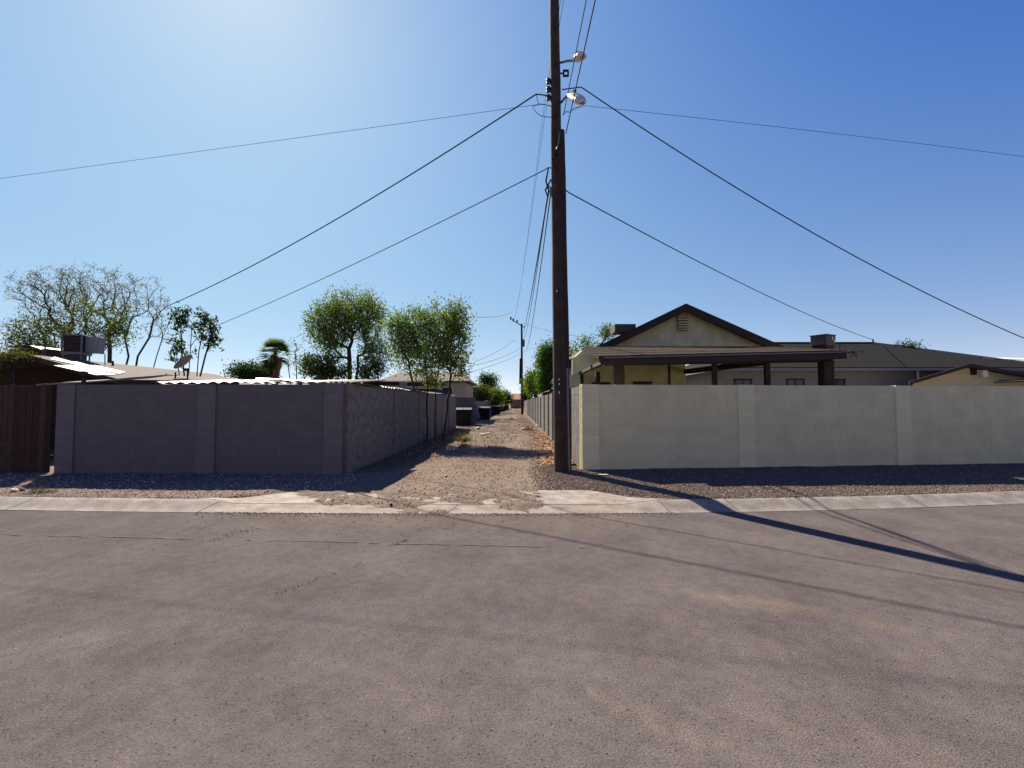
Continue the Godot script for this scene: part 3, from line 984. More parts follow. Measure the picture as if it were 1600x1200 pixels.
# ------------------------------------------------------------------ trees
# clusters: [[center, radii, tips]]
func tree(called: String, label: String, category: String, roots: Array, clusters: Array, trunk_r: float, leaves: int, leaf: float, spread: float, cols: Array, bark := "bark", group := "", seed_ := 1, narrow := 0.45) -> Node3D:
	rng.seed = seed_
	var base: Vector3 = roots[0][0]
	var t := thing(called, label, category, Vector3(base.x, base.y, base.z), 0.0, group)
	var pos := PackedVector3Array()
	var par := PackedInt32Array()
	for r in roots:                                  # each root: list of points
		var last := -1
		for i in r.size():
			pos.append(r[i] - base)
			par.append(last)
			last = pos.size() - 1
	var path := PackedFloat32Array()
	for i in pos.size(): path.append(0.0 if par[i] < 0 else path[par[i]] + pos[i].distance_to(pos[par[i]]))
	var tips := []
	for c in clusters:
		for k in int(c[2]):
			var u := Vector3(rng.randfn(), rng.randfn(), rng.randfn()).normalized() * pow(rng.randf(), 0.4)
			tips.append(c[0] + u * c[1] - base)
	tips.sort_custom(func(a, b): return a.length_squared() < b.length_squared())
	var ends := []
	for q in tips:
		var best := -1
		var bd := 1e9
		for i in pos.size():
			if par[i] < 0: continue
			var dv: Vector3 = q - pos[i]
			var dd := dv.length() + 0.42 * path[i] + maxf(0.0, -dv.y) * 0.7 + maxf(0.0, 0.5 - pos[i].y) * 3.0
			if dd < bd: bd = dd; best = i
		var a := pos[best]
		var dirp := (pos[best] - pos[par[best]]).normalized()
		var ln := a.distance_to(q)
		var k := maxi(3, mini(6, int(ln / 0.3)))
		var last := best
		for i in range(1, k + 1):
			var s := float(i) / k
			var p: Vector3 = a.lerp(q, s) + dirp * ln * 0.22 * s * (1.0 - s) * 2.0 + Vector3(rng.randfn(), rng.randfn(), rng.randfn()) * 0.035 * ln * (1.0 - s)
			path.append(path[last] + p.distance_to(pos[last]))
			pos.append(p); par.append(last)
			last = pos.size() - 1
		ends.append(last)
	var weight := PackedFloat32Array()
	weight.resize(pos.size())
	for e in ends: weight[e] += 1.0
	for i in range(pos.size() - 1, -1, -1):
		if par[i] >= 0: weight[par[i]] += weight[i]
	var mx := 1.0
	for i in pos.size(): mx = maxf(mx, weight[i])
	var m := MB.new()
	for i in pos.size():
		if par[i] < 0: continue
		var r0 := maxf(0.006, trunk_r * pow(weight[par[i]] / mx, narrow))
		var r1 := maxf(0.005, trunk_r * pow(weight[i] / mx, narrow))
		m.tube(PackedVector3Array([pos[par[i]], pos[i]]), PackedFloat32Array([minf(r0, r1 * 1.6), r1]), 6 if r1 > 0.02 else 4, false)
	part(t, "trunk", m.mesh(), M[bark])
	var lm := MB.new()
	lm.colored = true
	for e in ends:
		var tipp := pos[e]
		var back := pos[par[e]]
		for k in leaves:
			var c := tipp.lerp(back, rng.randf_range(-0.1, 0.9)) + Vector3(rng.randfn(), rng.randfn(), rng.randfn()) * spread * 0.5
			var s := leaf * rng.randf_range(0.6, 1.3)
			var ax := Vector3(rng.randfn(), rng.randfn() - 0.5, rng.randfn()).normalized()
			var sd := ax.cross(Vector3(rng.randfn(), rng.randfn(), rng.randfn())).normalized()
			lm.col = cols[rng.randi_range(0, cols.size() - 1)] * rng.randf_range(0.8, 1.55)
			lm.col.a = 1.0
			lm.quad(c - ax * s, c + sd * s * 0.34, c + ax * s, c - sd * s * 0.34)
	if lm.v.size() > 0: part(t, "crown", lm.mesh(), M.leaf)
	return t
func trunk_line(a: Vector3, b: Vector3, k := 6, wob := 0.05) -> Array:
	var out := []
	for i in k + 1:
		var s := float(i) / k
		out.append(a.lerp(b, s) + Vector3(rng.randfn(), 0, rng.randfn()) * wob * sin(s * PI))
	return out
func px_r(w: float, h: float, d: float, deep := 0.8) -> Vector3:
	return Vector3(w * d / F, h * d / F, w * d / F * deep)

func palm(p: Vector3, h: float, r: float, label: String) -> void:
	var t := thing("palm_tree", label, "palm tree", p)
	var m := MB.new()
	m.tube(PackedVector3Array([Vector3(0, -0.2, 0), Vector3(0.04, h * 0.5, 0), Vector3(0, h, 0)]), PackedFloat32Array([0.25, 0.2, 0.2]), 10)
	part(t, "trunk", m.mesh(), M.dead_bark)
	var sk := MB.new()
	sk.colored = true
	for i in 420:
		var a := rng.randf() * TAU
		var y := h - rng.randf() * 1.6
		var w := (0.2 + 0.28 * clampf((y - h + 1.6) / 1.6, 0, 1)) * rng.randf_range(0.8, 1.1)
		var c := Vector3(cos(a) * w, y, sin(a) * w)
		var tn := Vector3(-sin(a), 0, cos(a)) * 0.05
		sk.col = Color(0.3, 0.19, 0.1) * rng.randf_range(0.5, 1.1)
		sk.quad(c - tn, c + tn, c + tn + Vector3(0, -0.5, 0) - Vector3(cos(a), 0, sin(a)) * 0.1, c - tn + Vector3(0, -0.5, 0))
	part(t, "skirt", sk.mesh(), M.dry_leaf)
	var cr := MB.new()
	cr.colored = true
	for i in 60:
		var a := rng.randf() * TAU
		var el := rng.randf_range(-1.0, 1.4)
		var d := Vector3(cos(a) * cos(el), sin(el), sin(a) * cos(el))
		var o := Vector3(0, h, 0)
		var hub := o + d * r * 0.55 + Vector3(0, 0.1, 0)
		cr.col = Color(0.07, 0.1, 0.035) * rng.randf_range(0.7, 1.5)
		var tn0 := d.cross(Vector3.UP).normalized() * 0.025
		cr.quad(o - tn0, o + tn0, hub + tn0, hub - tn0)
		var side := d.cross(Vector3.UP).normalized()
		var nn := side.cross(d)
		for k in 13:
			var b := (k - 6) / 6.0 * 1.5
			var fd := d * cos(b) + side * sin(b)
			var tip := hub + fd * r * 0.55 + Vector3(0, -0.12 * r, 0)
			var pw := fd.cross(nn).normalized() * 0.055
			cr.tri(hub - pw, hub + pw, tip); 
	part(t, "fronds", cr.mesh(), M.leaf)

func build_trees() -> void:
	var greens := [Color(0.12, 0.16, 0.045), Color(0.14, 0.18, 0.05), Color(0.085, 0.125, 0.035), Color(0.18, 0.21, 0.065)]
	var darks := [Color(0.03, 0.055, 0.022), Color(0.04, 0.07, 0.028), Color(0.025, 0.045, 0.02)]
	var dry := [Color(0.12, 0.085, 0.075), Color(0.10, 0.075, 0.07), Color(0.09, 0.095, 0.05)]
	var olive := [Color(0.085, 0.10, 0.035), Color(0.06, 0.085, 0.03), Color(0.10, 0.09, 0.05)]
	rng.seed = 77
	# half bare tree behind the dark walled house
	var d := 27.0
	var b := at(178, 592, d); b.y = 0.05
	var roots := []
	roots.append(trunk_line(b, at(170, 520, d), 6, 0.1))
	for q in [[b + Vector3(0.3, 0, 0.2), 240, 500, 0.0], [b + Vector3(0.5, 0, -0.2), 265, 500, 0.4], [b + Vector3(-0.5, 0, 0.3), 95, 510, -0.3], [b + Vector3(0.1, 0, 0), 205, 500, 0.3]]:
		roots.append(trunk_line(q[0], at(q[1], q[2], d + q[3]), 6, 0.12))
	tree("tree", "large half bare tree with brown twigs behind the house roof with cooler", "tree", roots,
		[[at(75, 455, d), px_r(58, 42, d), 240], [at(150, 452, d), px_r(64, 42, d), 240], [at(60, 510, d), px_r(50, 40, d), 90], [at(140, 510, d), px_r(70, 40, d), 90], [at(220, 470, d), px_r(42, 44, d), 110], [at(255, 500, d), px_r(22, 45, d), 40], [at(15, 520, d), px_r(22, 35, d), 18]],
		0.15, 12, 0.055, 0.2, dry, "dead_bark", "", 101, 0.5)
	rng.seed = 78
	var b2 := at(120, 592, 25.0); b2.y = 0.05
	tree("shrub_tree", "leafy green tree low in front of the half bare tree behind the cooler", "tree", [trunk_line(b2, at(120, 545, 25.0), 4)],
		[[at(60, 520, 25), px_r(42, 28, 25), 40], [at(130, 505, 25), px_r(55, 40, 25), 60], [at(185, 510, 25), px_r(28, 36, 25), 30], [at(45, 540, 25), px_r(35, 18, 25), 24]], 0.1, 34, 0.085, 0.5, olive + greens, "bark", "", 102)
	# sapling with leaf bunches by the dish
	rng.seed = 79
	var b3 := at(292, 600, 19.0); b3.y = 0.05
	var rr := []
	for q in [[283, 520], [300, 505], [318, 515], [328, 530], [275, 540]]: rr.append(trunk_line(b3 + Vector3(rng.randf_range(-0.1, 0.1), 0, 0), at(q[0], q[1], 19.0), 5, 0.04))
	tree("sapling", "thin sapling with leaf bunches beside the satellite dish", "tree", rr,
		[[at(285, 500, 19), px_r(18, 26, 19), 16], [at(322, 510, 19), px_r(22, 26, 19), 24], [at(335, 530, 19), px_r(12, 16, 19), 8], [at(280, 545, 19), px_r(24, 20, 19), 12]], 0.035, 18, 0.10, 0.22, [Color(0.035, 0.055, 0.035), Color(0.05, 0.075, 0.04)], "dead_bark", "", 103)
	rng.seed = 80
	var pb := at(430, 560, 35.0)
	palm(Vector3(pb.x, 0.06, pb.z), pb.y + 0.1, 1.4, "short fan palm with brown skirt behind the dark wall")
	var b4 := at(392, 590, 40.0); b4.y = 0.06
	tree("dense_tree", "dark round leafy tree beside the short fan palm", "tree", [trunk_line(b4, at(392, 595, 40), 3)], [[at(380, 581, 40), px_r(22, 11, 40), 50], [at(405, 583, 40), px_r(22, 12, 40), 50]], 0.15, 50, 0.12, 0.6, darks, "bark", "", 104)
	# two green trees by the alley
	rng.seed = 81
	d = 25.0
	var b5 := at(549, 600, d); b5.y = 0.06
	tree("green_tree", "tall round green tree rising behind the corrugated roof sheets", "tree", [trunk_line(b5, at(545, 545, d), 8, 0.05), trunk_line(b5 + Vector3(0.15, 0, 0), at(560, 540, d), 8, 0.05)],
		[[at(545, 490, d), px_r(55, 42, d), 190], [at(515, 510, d), px_r(38, 36, d), 110], [at(575, 495, d), px_r(30, 36, d), 70], [at(500, 520, d), px_r(20, 22, d), 24], [at(585, 535, d), px_r(22, 20, d), 24], [at(520, 540, d), px_r(28, 22, d), 24]], 0.12, 31, 0.08, 0.42, greens, "bark", "", 105)
	rng.seed = 82
	var b6 := at(500, 600, 23.0); b6.y = 0.06
	tree("shrub", "dark shrub low beside the tall round green tree", "shrub", [trunk_line(b6, at(505, 590, 23), 3)], [[at(512, 577, 23), px_r(32, 22, 23), 80], [at(484, 570, 23), px_r(14, 24, 23), 24]], 0.06, 40, 0.08, 0.35, darks + greens, "bark", "", 106)
	rng.seed = 83
	var b65 := at(590, 600, 23.0); b65.y = 0.06
	tree("shrub", "loose green shrub between the two green trees by the alley", "shrub", [trunk_line(b65, at(590, 580, 23), 4)], [[at(585, 560, 23), px_r(30, 26, 23), 60], [at(575, 585, 23), px_r(20, 12, 23), 30]], 0.05, 30, 0.08, 0.35, greens, "bark", "", 116)
	rng.seed = 84
	var b7 := at(466, 600, 21.0); b7.y = 0.06
	tree("sapling", "bare thin sapling between the fan palm and tall green tree", "tree", [trunk_line(b7, at(462, 560, 21), 5, 0.03), trunk_line(b7, at(450, 570, 21), 4, 0.03)], [[at(462, 545, 21), px_r(12, 24, 21), 14], [at(448, 565, 21), px_r(10, 12, 21), 6]], 0.025, 6, 0.05, 0.2, dry, "dead_bark", "", 107)
	rng.seed = 85
	var base := gp(676, 690, VERGE)
	d = -base.z
	var r6 := []
	for q in [[-0.45, 650, 590], [-0.2, 668, 600], [0.05, 680, 590], [0.3, 692, 600], [-0.3, 640, 575], [0.45, 705, 585]]:
		r6.append(trunk_line(base + Vector3(q[0], -0.1, rng.randf_range(-0.3, 0.3)), at(q[1], q[2], d + rng.randf_range(-0.3, 0.3)), 8, 0.02))
	tree("alley_tree", "multi stemmed green tree growing in the alley against the bare grey wall", "tree", r6,
		[[at(690, 520, d), px_r(48, 48, d), 230], [at(640, 520, d), px_r(40, 36, d), 150], [at(620, 500, d), px_r(18, 14, d), 22], [at(715, 500, d), px_r(22, 30, d), 50], [at(660, 562, d), px_r(55, 26, d), 100], [at(712, 565, d), px_r(24, 32, d), 50], [at(672, 592, d), px_r(14, 10, d), 16]], 0.042, 23, 0.07, 0.36, greens, "bark", "", 108, 0.4)
	# beyond along the alley
	var ff := [[765, 600, 75.0, 17, 16, 110, "darks"], [752, 618, 60.0, 14, 10, 111, "olive"], [775, 622, 66.0, 12, 12, 112, "greens"], [790, 622, 90.0, 8, 10, 113, "darks"], [824, 620, 85.0, 6, 20, 114, "darks"], [838, 600, 48.0, 14, 16, 115, "greens"]]
	var pal := {"darks": darks, "olive": olive, "greens": greens}
	var names := ["dark tufted tree above the far alley bins", "olive bush over the far grey wall beside the alley bins", "bright green bush leaning over the far alley bins", "small dark tree at the far end of the alley", "narrow dark tree behind the far utility pole", "green bush over the sunlit alley wall by the far utility pole"]
	for i in ff.size():
		var q = ff[i]
		rng.seed = 300 + i
		var bb := at(q[0], q[1], q[2]); bb.y = 0.06
		tree("far_tree", names[i], "tree", [trunk_line(bb, at(q[0], q[1] + 3, q[2]), 4)], [[at(q[0], q[1], q[2]), px_r(q[3], q[4], q[2]), 70], [at(q[0] - q[3] * 0.4, q[1] - q[4] * 0.5, q[2]), px_r(q[3] * 0.5, q[4] * 0.4, q[2]), 25]], 0.2, 36, 0.16, 0.8, pal[q[6]], "bark", "", int(q[5]))
	rng.seed = 90
	var b9 := at(868, 600, 34.0); b9.y = 0.06
	tree("weeping_tree", "bright green weeping tree behind the sunlit alley wall", "tree", [trunk_line(b9, at(866, 560, 34), 6)], [[at(858, 565, 34), px_r(18, 28, 34), 110], [at(852, 595, 34), px_r(12, 18, 34), 60], [at(875, 560, 34), px_r(20, 24, 34), 70]], 0.14, 50, 0.10, 0.5, [Color(0.06, 0.13, 0.03), Color(0.08, 0.15, 0.04), Color(0.05, 0.1, 0.03)], "bark", "", 117)
	rng.seed = 91
	var b10 := at(930, 590, 28.0); b10.y = 0.06
	tree("thin_tree", "thin leafy tree behind the cream gabled house roof", "tree", [trunk_line(b10, at(930, 545, 28), 6)], [[at(945, 518, 28), px_r(13, 13, 28), 30], [at(915, 540, 28), px_r(22, 14, 28), 26], [at(900, 555, 28), px_r(14, 16, 28), 18]], 0.08, 22, 0.08, 0.4, darks + greens, "bark", "", 118)
	rng.seed = 92
	var b11 := at(1420, 590, 42.0); b11.y = 0.06
	tree("thin_tree", "sparse treetop showing above the grey hipped roof", "tree", [trunk_line(b11, at(1420, 548, 42), 6)], [[at(1420, 539, 42), px_r(20, 5, 42), 22], [at(1430, 541, 42), px_r(14, 5, 42), 12]], 0.1, 14, 0.1, 0.4, darks, "bark", "", 119)

# ------------------------------------------------------------------ houses
func vent(parent: Node, c: Vector3, w: float, h: float, k: int, mt: Material) -> void:
	var v := part(parent, "gable_vent", _box(c, Vector3(w, h, 0.05)), M.black)
	for i in k:
		var m := MB.new()
		m.box(c + Vector3(0, -h / 2 + (i + 0.5) * h / k, 0.035), Vector3(w, h / k * 0.55, 0.03), Basis(Vector3.RIGHT, 0.5))
		part(v, "slat", m.mesh(), mt)
func _box(c: Vector3, s: Vector3, ch := 0.0, b := Basis()) -> ArrayMesh:
	var m := MB.new()
	m.box(c, s, b, ch)
	return m.mesh()
func slab(a: Vector3, b: Vector3, c: Vector3, d: Vector3, t: float) -> ArrayMesh:
	var m := MB.new()
	m.prism([a, b, c, d], Vector3(0, -t, 0))
	return m.mesh()
func window_at(h: Node, c: Vector3, w: float, ht: float, mt: Material) -> void:
	var f := MB.new()
	for q in [[Vector3(0, ht / 2, 0), Vector3(w + 0.1, 0.06, 0.06)], [Vector3(0, -ht / 2, 0), Vector3(w + 0.1, 0.06, 0.08)], [Vector3(-w / 2, 0, 0), Vector3(0.05, ht - 0.06, 0.06)], [Vector3(w / 2, 0, 0), Vector3(0.05, ht - 0.06, 0.06)], [Vector3(0, 0, 0), Vector3(0.04, ht - 0.06, 0.05)]]:
		f.box(c + q[0], q[1])
	var o := part(h, "window", f.mesh(), mt)
	part(o, "pane", _box(c + Vector3(0, 0, -0.005), Vector3(w - 0.04, ht - 0.04, 0.02)), M.window_glass)

func house_cream() -> void:
	var D := 15.6
	var h := thing("gabled_house", "cream stucco house with dark brown gable trim and covered porch", "house", Vector3.ZERO)
	var ap := at(1072, 474, D)
	var rf := at(1224, 541, D)
	var lf := at(894, 560, D)
	var dep := 4.2
	var z0 := -D - 0.35
	# walls
	var wm := MB.new()
	wm.box(Vector3((2.35 + 5.85) / 2, 1.75, z0 - dep / 2), Vector3(3.5, 3.4, dep))
	part(h, "wall", wm.mesh(), M.cream_stucco)
	var cr := MB.new()
	cr.box(at(1046, 585, D + 0.33), Vector3(0.05, 1.6, 0.03))
	part(h, "downpipe", cr.mesh(), M.brown_trim)
	var gm := MB.new()
	gm.prism([Vector3(2.35, 3.05, z0), Vector3(9.1, 3.05, z0), Vector3(9.1, rf.y - 0.25, z0), Vector3(ap.x, ap.y - 0.16, z0), Vector3(2.35, lf.y - 0.05, z0)], Vector3(0, 0, -0.16))
	part(h, "gable_wall", gm.mesh(), M.cream_stucco)
	vent(h, at(1066.5, 505, D + 0.3), 0.34, 0.52, 6, M.cream_stucco)
	# roof slopes
	var back := Vector3(0, 0, -dep - 0.7)
	var rp := MB.new()
	var rr := rf + Vector3(0.35, -0.155, 0)
	rp.prism([ap, rr, rr + back, ap + back], Vector3(0, -0.10, 0))
	rp.prism([ap, ap + back, lf + Vector3(-0.1, -0.04, 0) + back, lf + Vector3(-0.1, -0.04, 0)], Vector3(0, -0.10, 0))
	var roof := part(h, "roof", rp.mesh(), M.shingle_brown)
	for q in [[ap, rr], [ap, lf + Vector3(-0.1, -0.04, 0)]]:
		var bm := MB.new()
		var a: Vector3 = q[0] + Vector3(0, -0.13, 0.03)
		var b: Vector3 = q[1] + Vector3(0, -0.13, 0.03)
		bm.prism([a + Vector3(0, 0.12, 0), b + Vector3(0, 0.12, 0), b - Vector3(0, 0.14, 0), a - Vector3(0, 0.14, 0)], Vector3(0, 0, -0.05))
		part(roof, "bargeboard", bm.mesh(), M.brown_trim)
	var sky := MB.new()
	sky.box(at(973, 515, 17.2), Vector3(0.75, 0.28, 0.8))
	part(roof, "roof_box", sky.mesh(), M.unit_brown)
	# porch
	var fl := at(935, 557, 11.0)
	var fr := at(1322, 548, 11.4)
	var bl := at(911, 542, D + 0.1)
	var br := at(1236, 541.5, D + 0.1)
	br.x = fr.x + 0.4
	var pr := MB.new()
	pr.prism([fl, fr, br, bl], Vector3(0, -0.07, 0))
	var proof := part(h, "porch_roof", pr.mesh(), M.shingle_brown)
	var k := 11
	for j in 5:                                         # shingle courses as real laps
		var cm := MB.new()
		var s0 := j / 5.0
		var p0 := fl.lerp(bl, s0)
		var p1 := fr.lerp(br, s0)
		var e0 := fl.lerp(bl, s0 + 0.2)
		var e1 := fr.lerp(br, s0 + 0.2)
		cm.prism([p0 + Vector3(0, 0.008, 0.02), p1 + Vector3(0, 0.008, 0.02), e1 + Vector3(0, 0.004, 0), e0 + Vector3(0, 0.002, 0)], Vector3(0, 0.007, 0))
		part(proof, "shingle_course", cm.mesh(), M.shingle_brown)
	var fm := MB.new()
	fm.bar(fl + Vector3(0.1, -0.03, 0.03), fr + Vector3(0, -0.03, 0.03), 0.03, 0.03)
	part(proof, "drip_edge", fm.mesh(), M.galv)
	var fas := MB.new()
	fas.bar(fl + Vector3(0.1, -0.13, 0.0), fr + Vector3(0, -0.13, 0.0), 0.04, 0.13)
	part(proof, "fascia", fas.mesh(), M.brown_paint)
	# side gable of porch (cream triangle at the pole)
	var sg := MB.new()
	sg.prism([at(912, 546, 13.2), at(936, 561, 13.0), at(936, 566, 13.0), at(894, 586, 13.4), at(894, 562, 13.4)], Vector3(0, 0, -0.08))
	part(h, "porch_side", sg.mesh(), M.cream_stucco)
	var beam := MB.new()
	var b0 := at(945, 562, 11.35)
	var b1 := at(1299, 557, 11.75)
	beam.bar(b0 + Vector3(0, -0.02, 0), b1 + Vector3(0, -0.02, 0), 0.12, 0.24)
	part(h, "porch_beam", beam.mesh(), M.brown_paint)
	var beam2 := MB.new()
	beam2.bar(at(1200, 565, 11.7), Vector3(5.85, 2.66, -15.95), 0.12, 0.16)
	part(h, "porch_beam", beam2.mesh(), M.brown_paint)
	var beam3 := MB.new()
	beam3.bar(at(942, 566, 11.5), Vector3(2.3, 2.62, -15.95), 0.1, 0.1)
	part(h, "porch_beam", beam3.mesh(), M.brown_paint)
	var ceil := MB.new()
	ceil.prism([at(940, 559, 11.3), at(1200, 558, 11.6), Vector3(5.9, 3.1, -15.94), Vector3(2.3, 3.1, -15.94)], Vector3(0, 0.03, 0))
	part(h, "porch_ceiling", ceil.mesh(), M.brown_paint)
	for q in [[967, 0.22], [1116, 0.11], [1198, 0.12], [1290, 0.26]]:
		var pm := MB.new()
		var pd := lerpf(11.35, 11.75, (float(q[0]) - 945.0) / 354.0)
		var pt := at(q[0], lerpf(562, 557, (float(q[0]) - 945.0) / 354.0), pd)
		pm.box(Vector3(pt.x, (pt.y - 0.1) / 2, pt.z), Vector3(q[1], pt.y - 0.12, q[1]), Basis(), 0.01)
		part(h, "porch_post", pm.mesh(), M.brown_paint)
	for q in [[934, 14.2, 0.13], [909, 15.2, 0.11]]:
		var pm := MB.new()
		var x := (float(q[0]) - 800.0) / F * float(q[1])
		pm.box(Vector3(x, 1.3, -float(q[1])), Vector3(q[2], 2.5, q[2]), Basis(), 0.01)
		part(h, "porch_post", pm.mesh(), M.brown_paint)
	window_at(h, Vector3(4.4, 1.75, z0 + 0.02), 0.55, 1.1, M.brown_paint)
	window_at(h, Vector3(3.0, 1.78, z0 + 0.02), 0.5, 1.0, M.brown_paint)
	# rooftop unit on porch
	var u := thing("cooling_unit", "dark brown box cooling unit standing on the porch roof", "air conditioner", at(1286, 541, 13.7), 0.5)
	u.scale = Vector3.ONE * 0.8
	part(u, "case", _box(Vector3(0, 0.19, 0), Vector3(0.62, 0.36, 0.55), 0.015), M.unit_brown)
	part(u, "base", _box(Vector3(0, -0.03, 0), Vector3(0.55, 0.1, 0.48)), M.black)
	part(u, "lid", _box(Vector3(0, 0.385, 0), Vector3(0.66, 0.03, 0.59), 0.006), M.unit_brown)
	part(u, "label_plate", _box(Vector3(0.1, 0.26, 0.279), Vector3(0.05, 0.12, 0.006)), M.white_paint)
	part(u, "label_plate", _box(Vector3(0.22, 0.17, 0.279), Vector3(0.06, 0.09, 0.006)), M.white_paint)
	for i in 6: part(u, "louvre", _box(Vector3(-0.312, 0.09 + i * 0.04, 0), Vector3(0.012, 0.02, 0.45)), M.unit_brown)
	var pv := thing("vent_pipe", "thin dark pipe standing beside the unit on porch roof", "pipe", at(1312, 546, 11.9))
	var pvm := MB.new()
	pvm.rod(Vector3(0, -0.1, 0), Vector3(0, 0.12, 0), 0.012, 6)
	part(pv, "stem", pvm.mesh(), M.black)
	var pvc := MB.new()
	pvc.rod(Vector3(0, 0.11, 0), Vector3(0, 0.15, 0), 0.025, 8, 0.02)
	part(pv, "cap", pvc.mesh(), M.black)
	rng.seed = 61
	var br0 := at(1320, 551, 11.4)
	var r := [trunk_line(br0 + Vector3(-0.3, 0, -0.1), br0 + Vector3(0.15, 0.0, 0.05), 3, 0.02)]
	tree("broken_branch", "dead broken branch caught on the end of porch roof", "branch", r, [[br0 + Vector3(0.2, -0.05, 0.05), Vector3(0.22, 0.12, 0.15), 14]], 0.02, 3, 0.035, 0.08, [Color(0.05, 0.04, 0.03)], "dead_bark", "", 62)

func house_grey() -> void:
	var h := thing("hipped_house", "long grey house with grey shingled hip roof behind the pale wall", "house", Vector3.ZERO)
	var D := 22.0
	var xl := 9.9
	var xr := 25.0
	var eave := 3.26
	var wm := MB.new()
	wm.box(Vector3((xl + xr) / 2, eave / 2, -D - 5.0), Vector3(xr - xl, eave - 0.02, 9.4))
	part(h, "wall", wm.mesh(), M.grey_stucco)
	var rg := at(1365, 536, 27.0)
	var a := Vector3(xl - 0.5, eave, -D + 0.2)
	var b := Vector3(xr + 0.3, eave, -D + 0.2)
	var c := Vector3(xr + 0.3, eave, -D - 10.2)
	var d := Vector3(xl - 0.5, eave, -D - 10.2)
	var r0 := Vector3(13.6, rg.y, -27.0)
	var r1 := Vector3(rg.x, rg.y, -27.0)
	var rm := MB.new()
	rm.quad(a, b, r1, r0); rm.tri(b, c, r1); rm.quad(c, d, r0, r1); rm.tri(d, a, r0)
	rm.prism([a, b, c, d], Vector3(0, -0.06, 0))
	var roof := part(h, "roof", rm.mesh(), M.shingle_grey)
	var fm := MB.new()
	fm.bar(a + Vector3(0, -0.1, 0.02), b + Vector3(0, -0.1, 0.02), 0.04, 0.12)
	fm.bar(a + Vector3(-0.02, -0.1, 0), d + Vector3(-0.02, -0.1, 0), 0.04, 0.12)
	part(roof, "fascia", fm.mesh(), M.grey_stucco)
	var caps := MB.new()
	caps.bar(r0 + Vector3(0, 0.03, 0), r1 + Vector3(0, 0.03, 0), 0.2, 0.04)
	caps.bar(r1 + Vector3(0, 0.03, 0), b + Vector3(0, 0.03, 0), 0.2, 0.04)
	part(roof, "ridge_cap", caps.mesh(), M.shingle_grey)
	var mast := MB.new()
	mast.rod(at(1364, 540, 26.8), at(1364, 530, 26.8), 0.04, 8)
	part(roof, "mast", mast.mesh(), M.black)
	for px in [1161, 1243, 1307]:
		var c0 := at(px, 602, D + 0.28)
		window_at(h, Vector3(c0.x, c0.y, -D - 0.29), 0.78, 0.55, M.black)
	var vp := MB.new()
	var vb := at(1434, 588, D + 0.2)
	vp.rod(vb + Vector3(0, -0.3, 0), vb + Vector3(0.0, 0.42, 0), 0.06, 8)
	vp.rod(vb + Vector3(0, 0.42, 0), vb + Vector3(0, 0.5, 0), 0.11, 8)
	part(h, "flue", vp.mesh(), M.white_paint)

func house_far_cream() -> void:
	var h := thing("low_gabled_house", "low pale yellow gabled house with tan roof behind the pale wall", "house", Vector3.ZERO)
	var D := 19.0
	var ap := at(1515, 568, D)
	var l := at(1420, 596, D)
	var r := at(1650, 592, D)
	var z := -D - 0.3
	var wm := MB.new()
	wm.prism([Vector3(l.x + 0.4, 0.0, z), Vector3(r.x, 0.0, z), Vector3(r.x, r.y - 0.12, z), Vector3(ap.x, ap.y - 0.12, z), Vector3(l.x + 0.4, l.y, z)], Vector3(2.3, 0.0, -2.4))
	part(h, "wall", wm.mesh(), M.pale_stucco)
	var back := Vector3(2.6, 0.12, -2.75)
	var rm := MB.new()
	rm.prism([ap, r, r + back, ap + back], Vector3(0, -0.08, 0))
	rm.prism([ap, ap + back, l + back, l], Vector3(0, -0.08, 0))
	var roof := part(h, "roof", rm.mesh(), M.roll_roof)
	for q in [[ap, r], [ap, l]]:
		var bm := MB.new()
		var a: Vector3 = q[0] + Vector3(0, 0.0, 0.03)
		var b: Vector3 = q[1] + Vector3(0, 0.0, 0.03)
		bm.prism([a, b, b - Vector3(0, 0.14, 0), a - Vector3(0, 0.14, 0)], Vector3(0, 0, -0.04))
		part(roof, "bargeboard", bm.mesh(), M.brown_trim)
	vent(h, at(1521, 580, D + 0.26), 0.22, 0.3, 5, M.brown_trim)
	part(h, "sunlit_patch_box", _box(at(1538, 584, D + 0.2), Vector3(0.2, 0.3, 0.14), 0.01), M.white_paint)  # white box stands in for a sunlit patch on the wall
	part(h, "awning", slab(at(1552, 597, D - 0.9), at(1660, 592, D - 0.9), at(1660, 590, D + 0.2), at(1562, 594, D + 0.2), 0.05), M.brown_paint)
	# tan roofed building behind it
	var g := thing("flat_roofed_house", "tan low roof with white edge strip behind the low gabled house", "house", Vector3.ZERO)
	var a2 := at(1519, 567, 24.0)
	part(g, "wall", _box(Vector3(a2.x + 5.5, a2.y / 2 - 0.05, -27.0), Vector3(10.5, a2.y - 0.1, 5.6)), M.pale_stucco)
	part(g, "roof", slab(a2 + Vector3(-0.3, -0.1, 0), a2 + Vector3(11.5, -0.1, 0), a2 + Vector3(11.5, 0.42, -6.0), a2 + Vector3(0.3, 0.42, -6.0), 0.1), M.roll_roof)
	part(g, "edge_strip", slab(at(1536, 559.5, 29.0), at(1640, 563, 26.5), at(1640, 561, 26.6), at(1536, 558, 29.1), 0.05), M.white_paint)

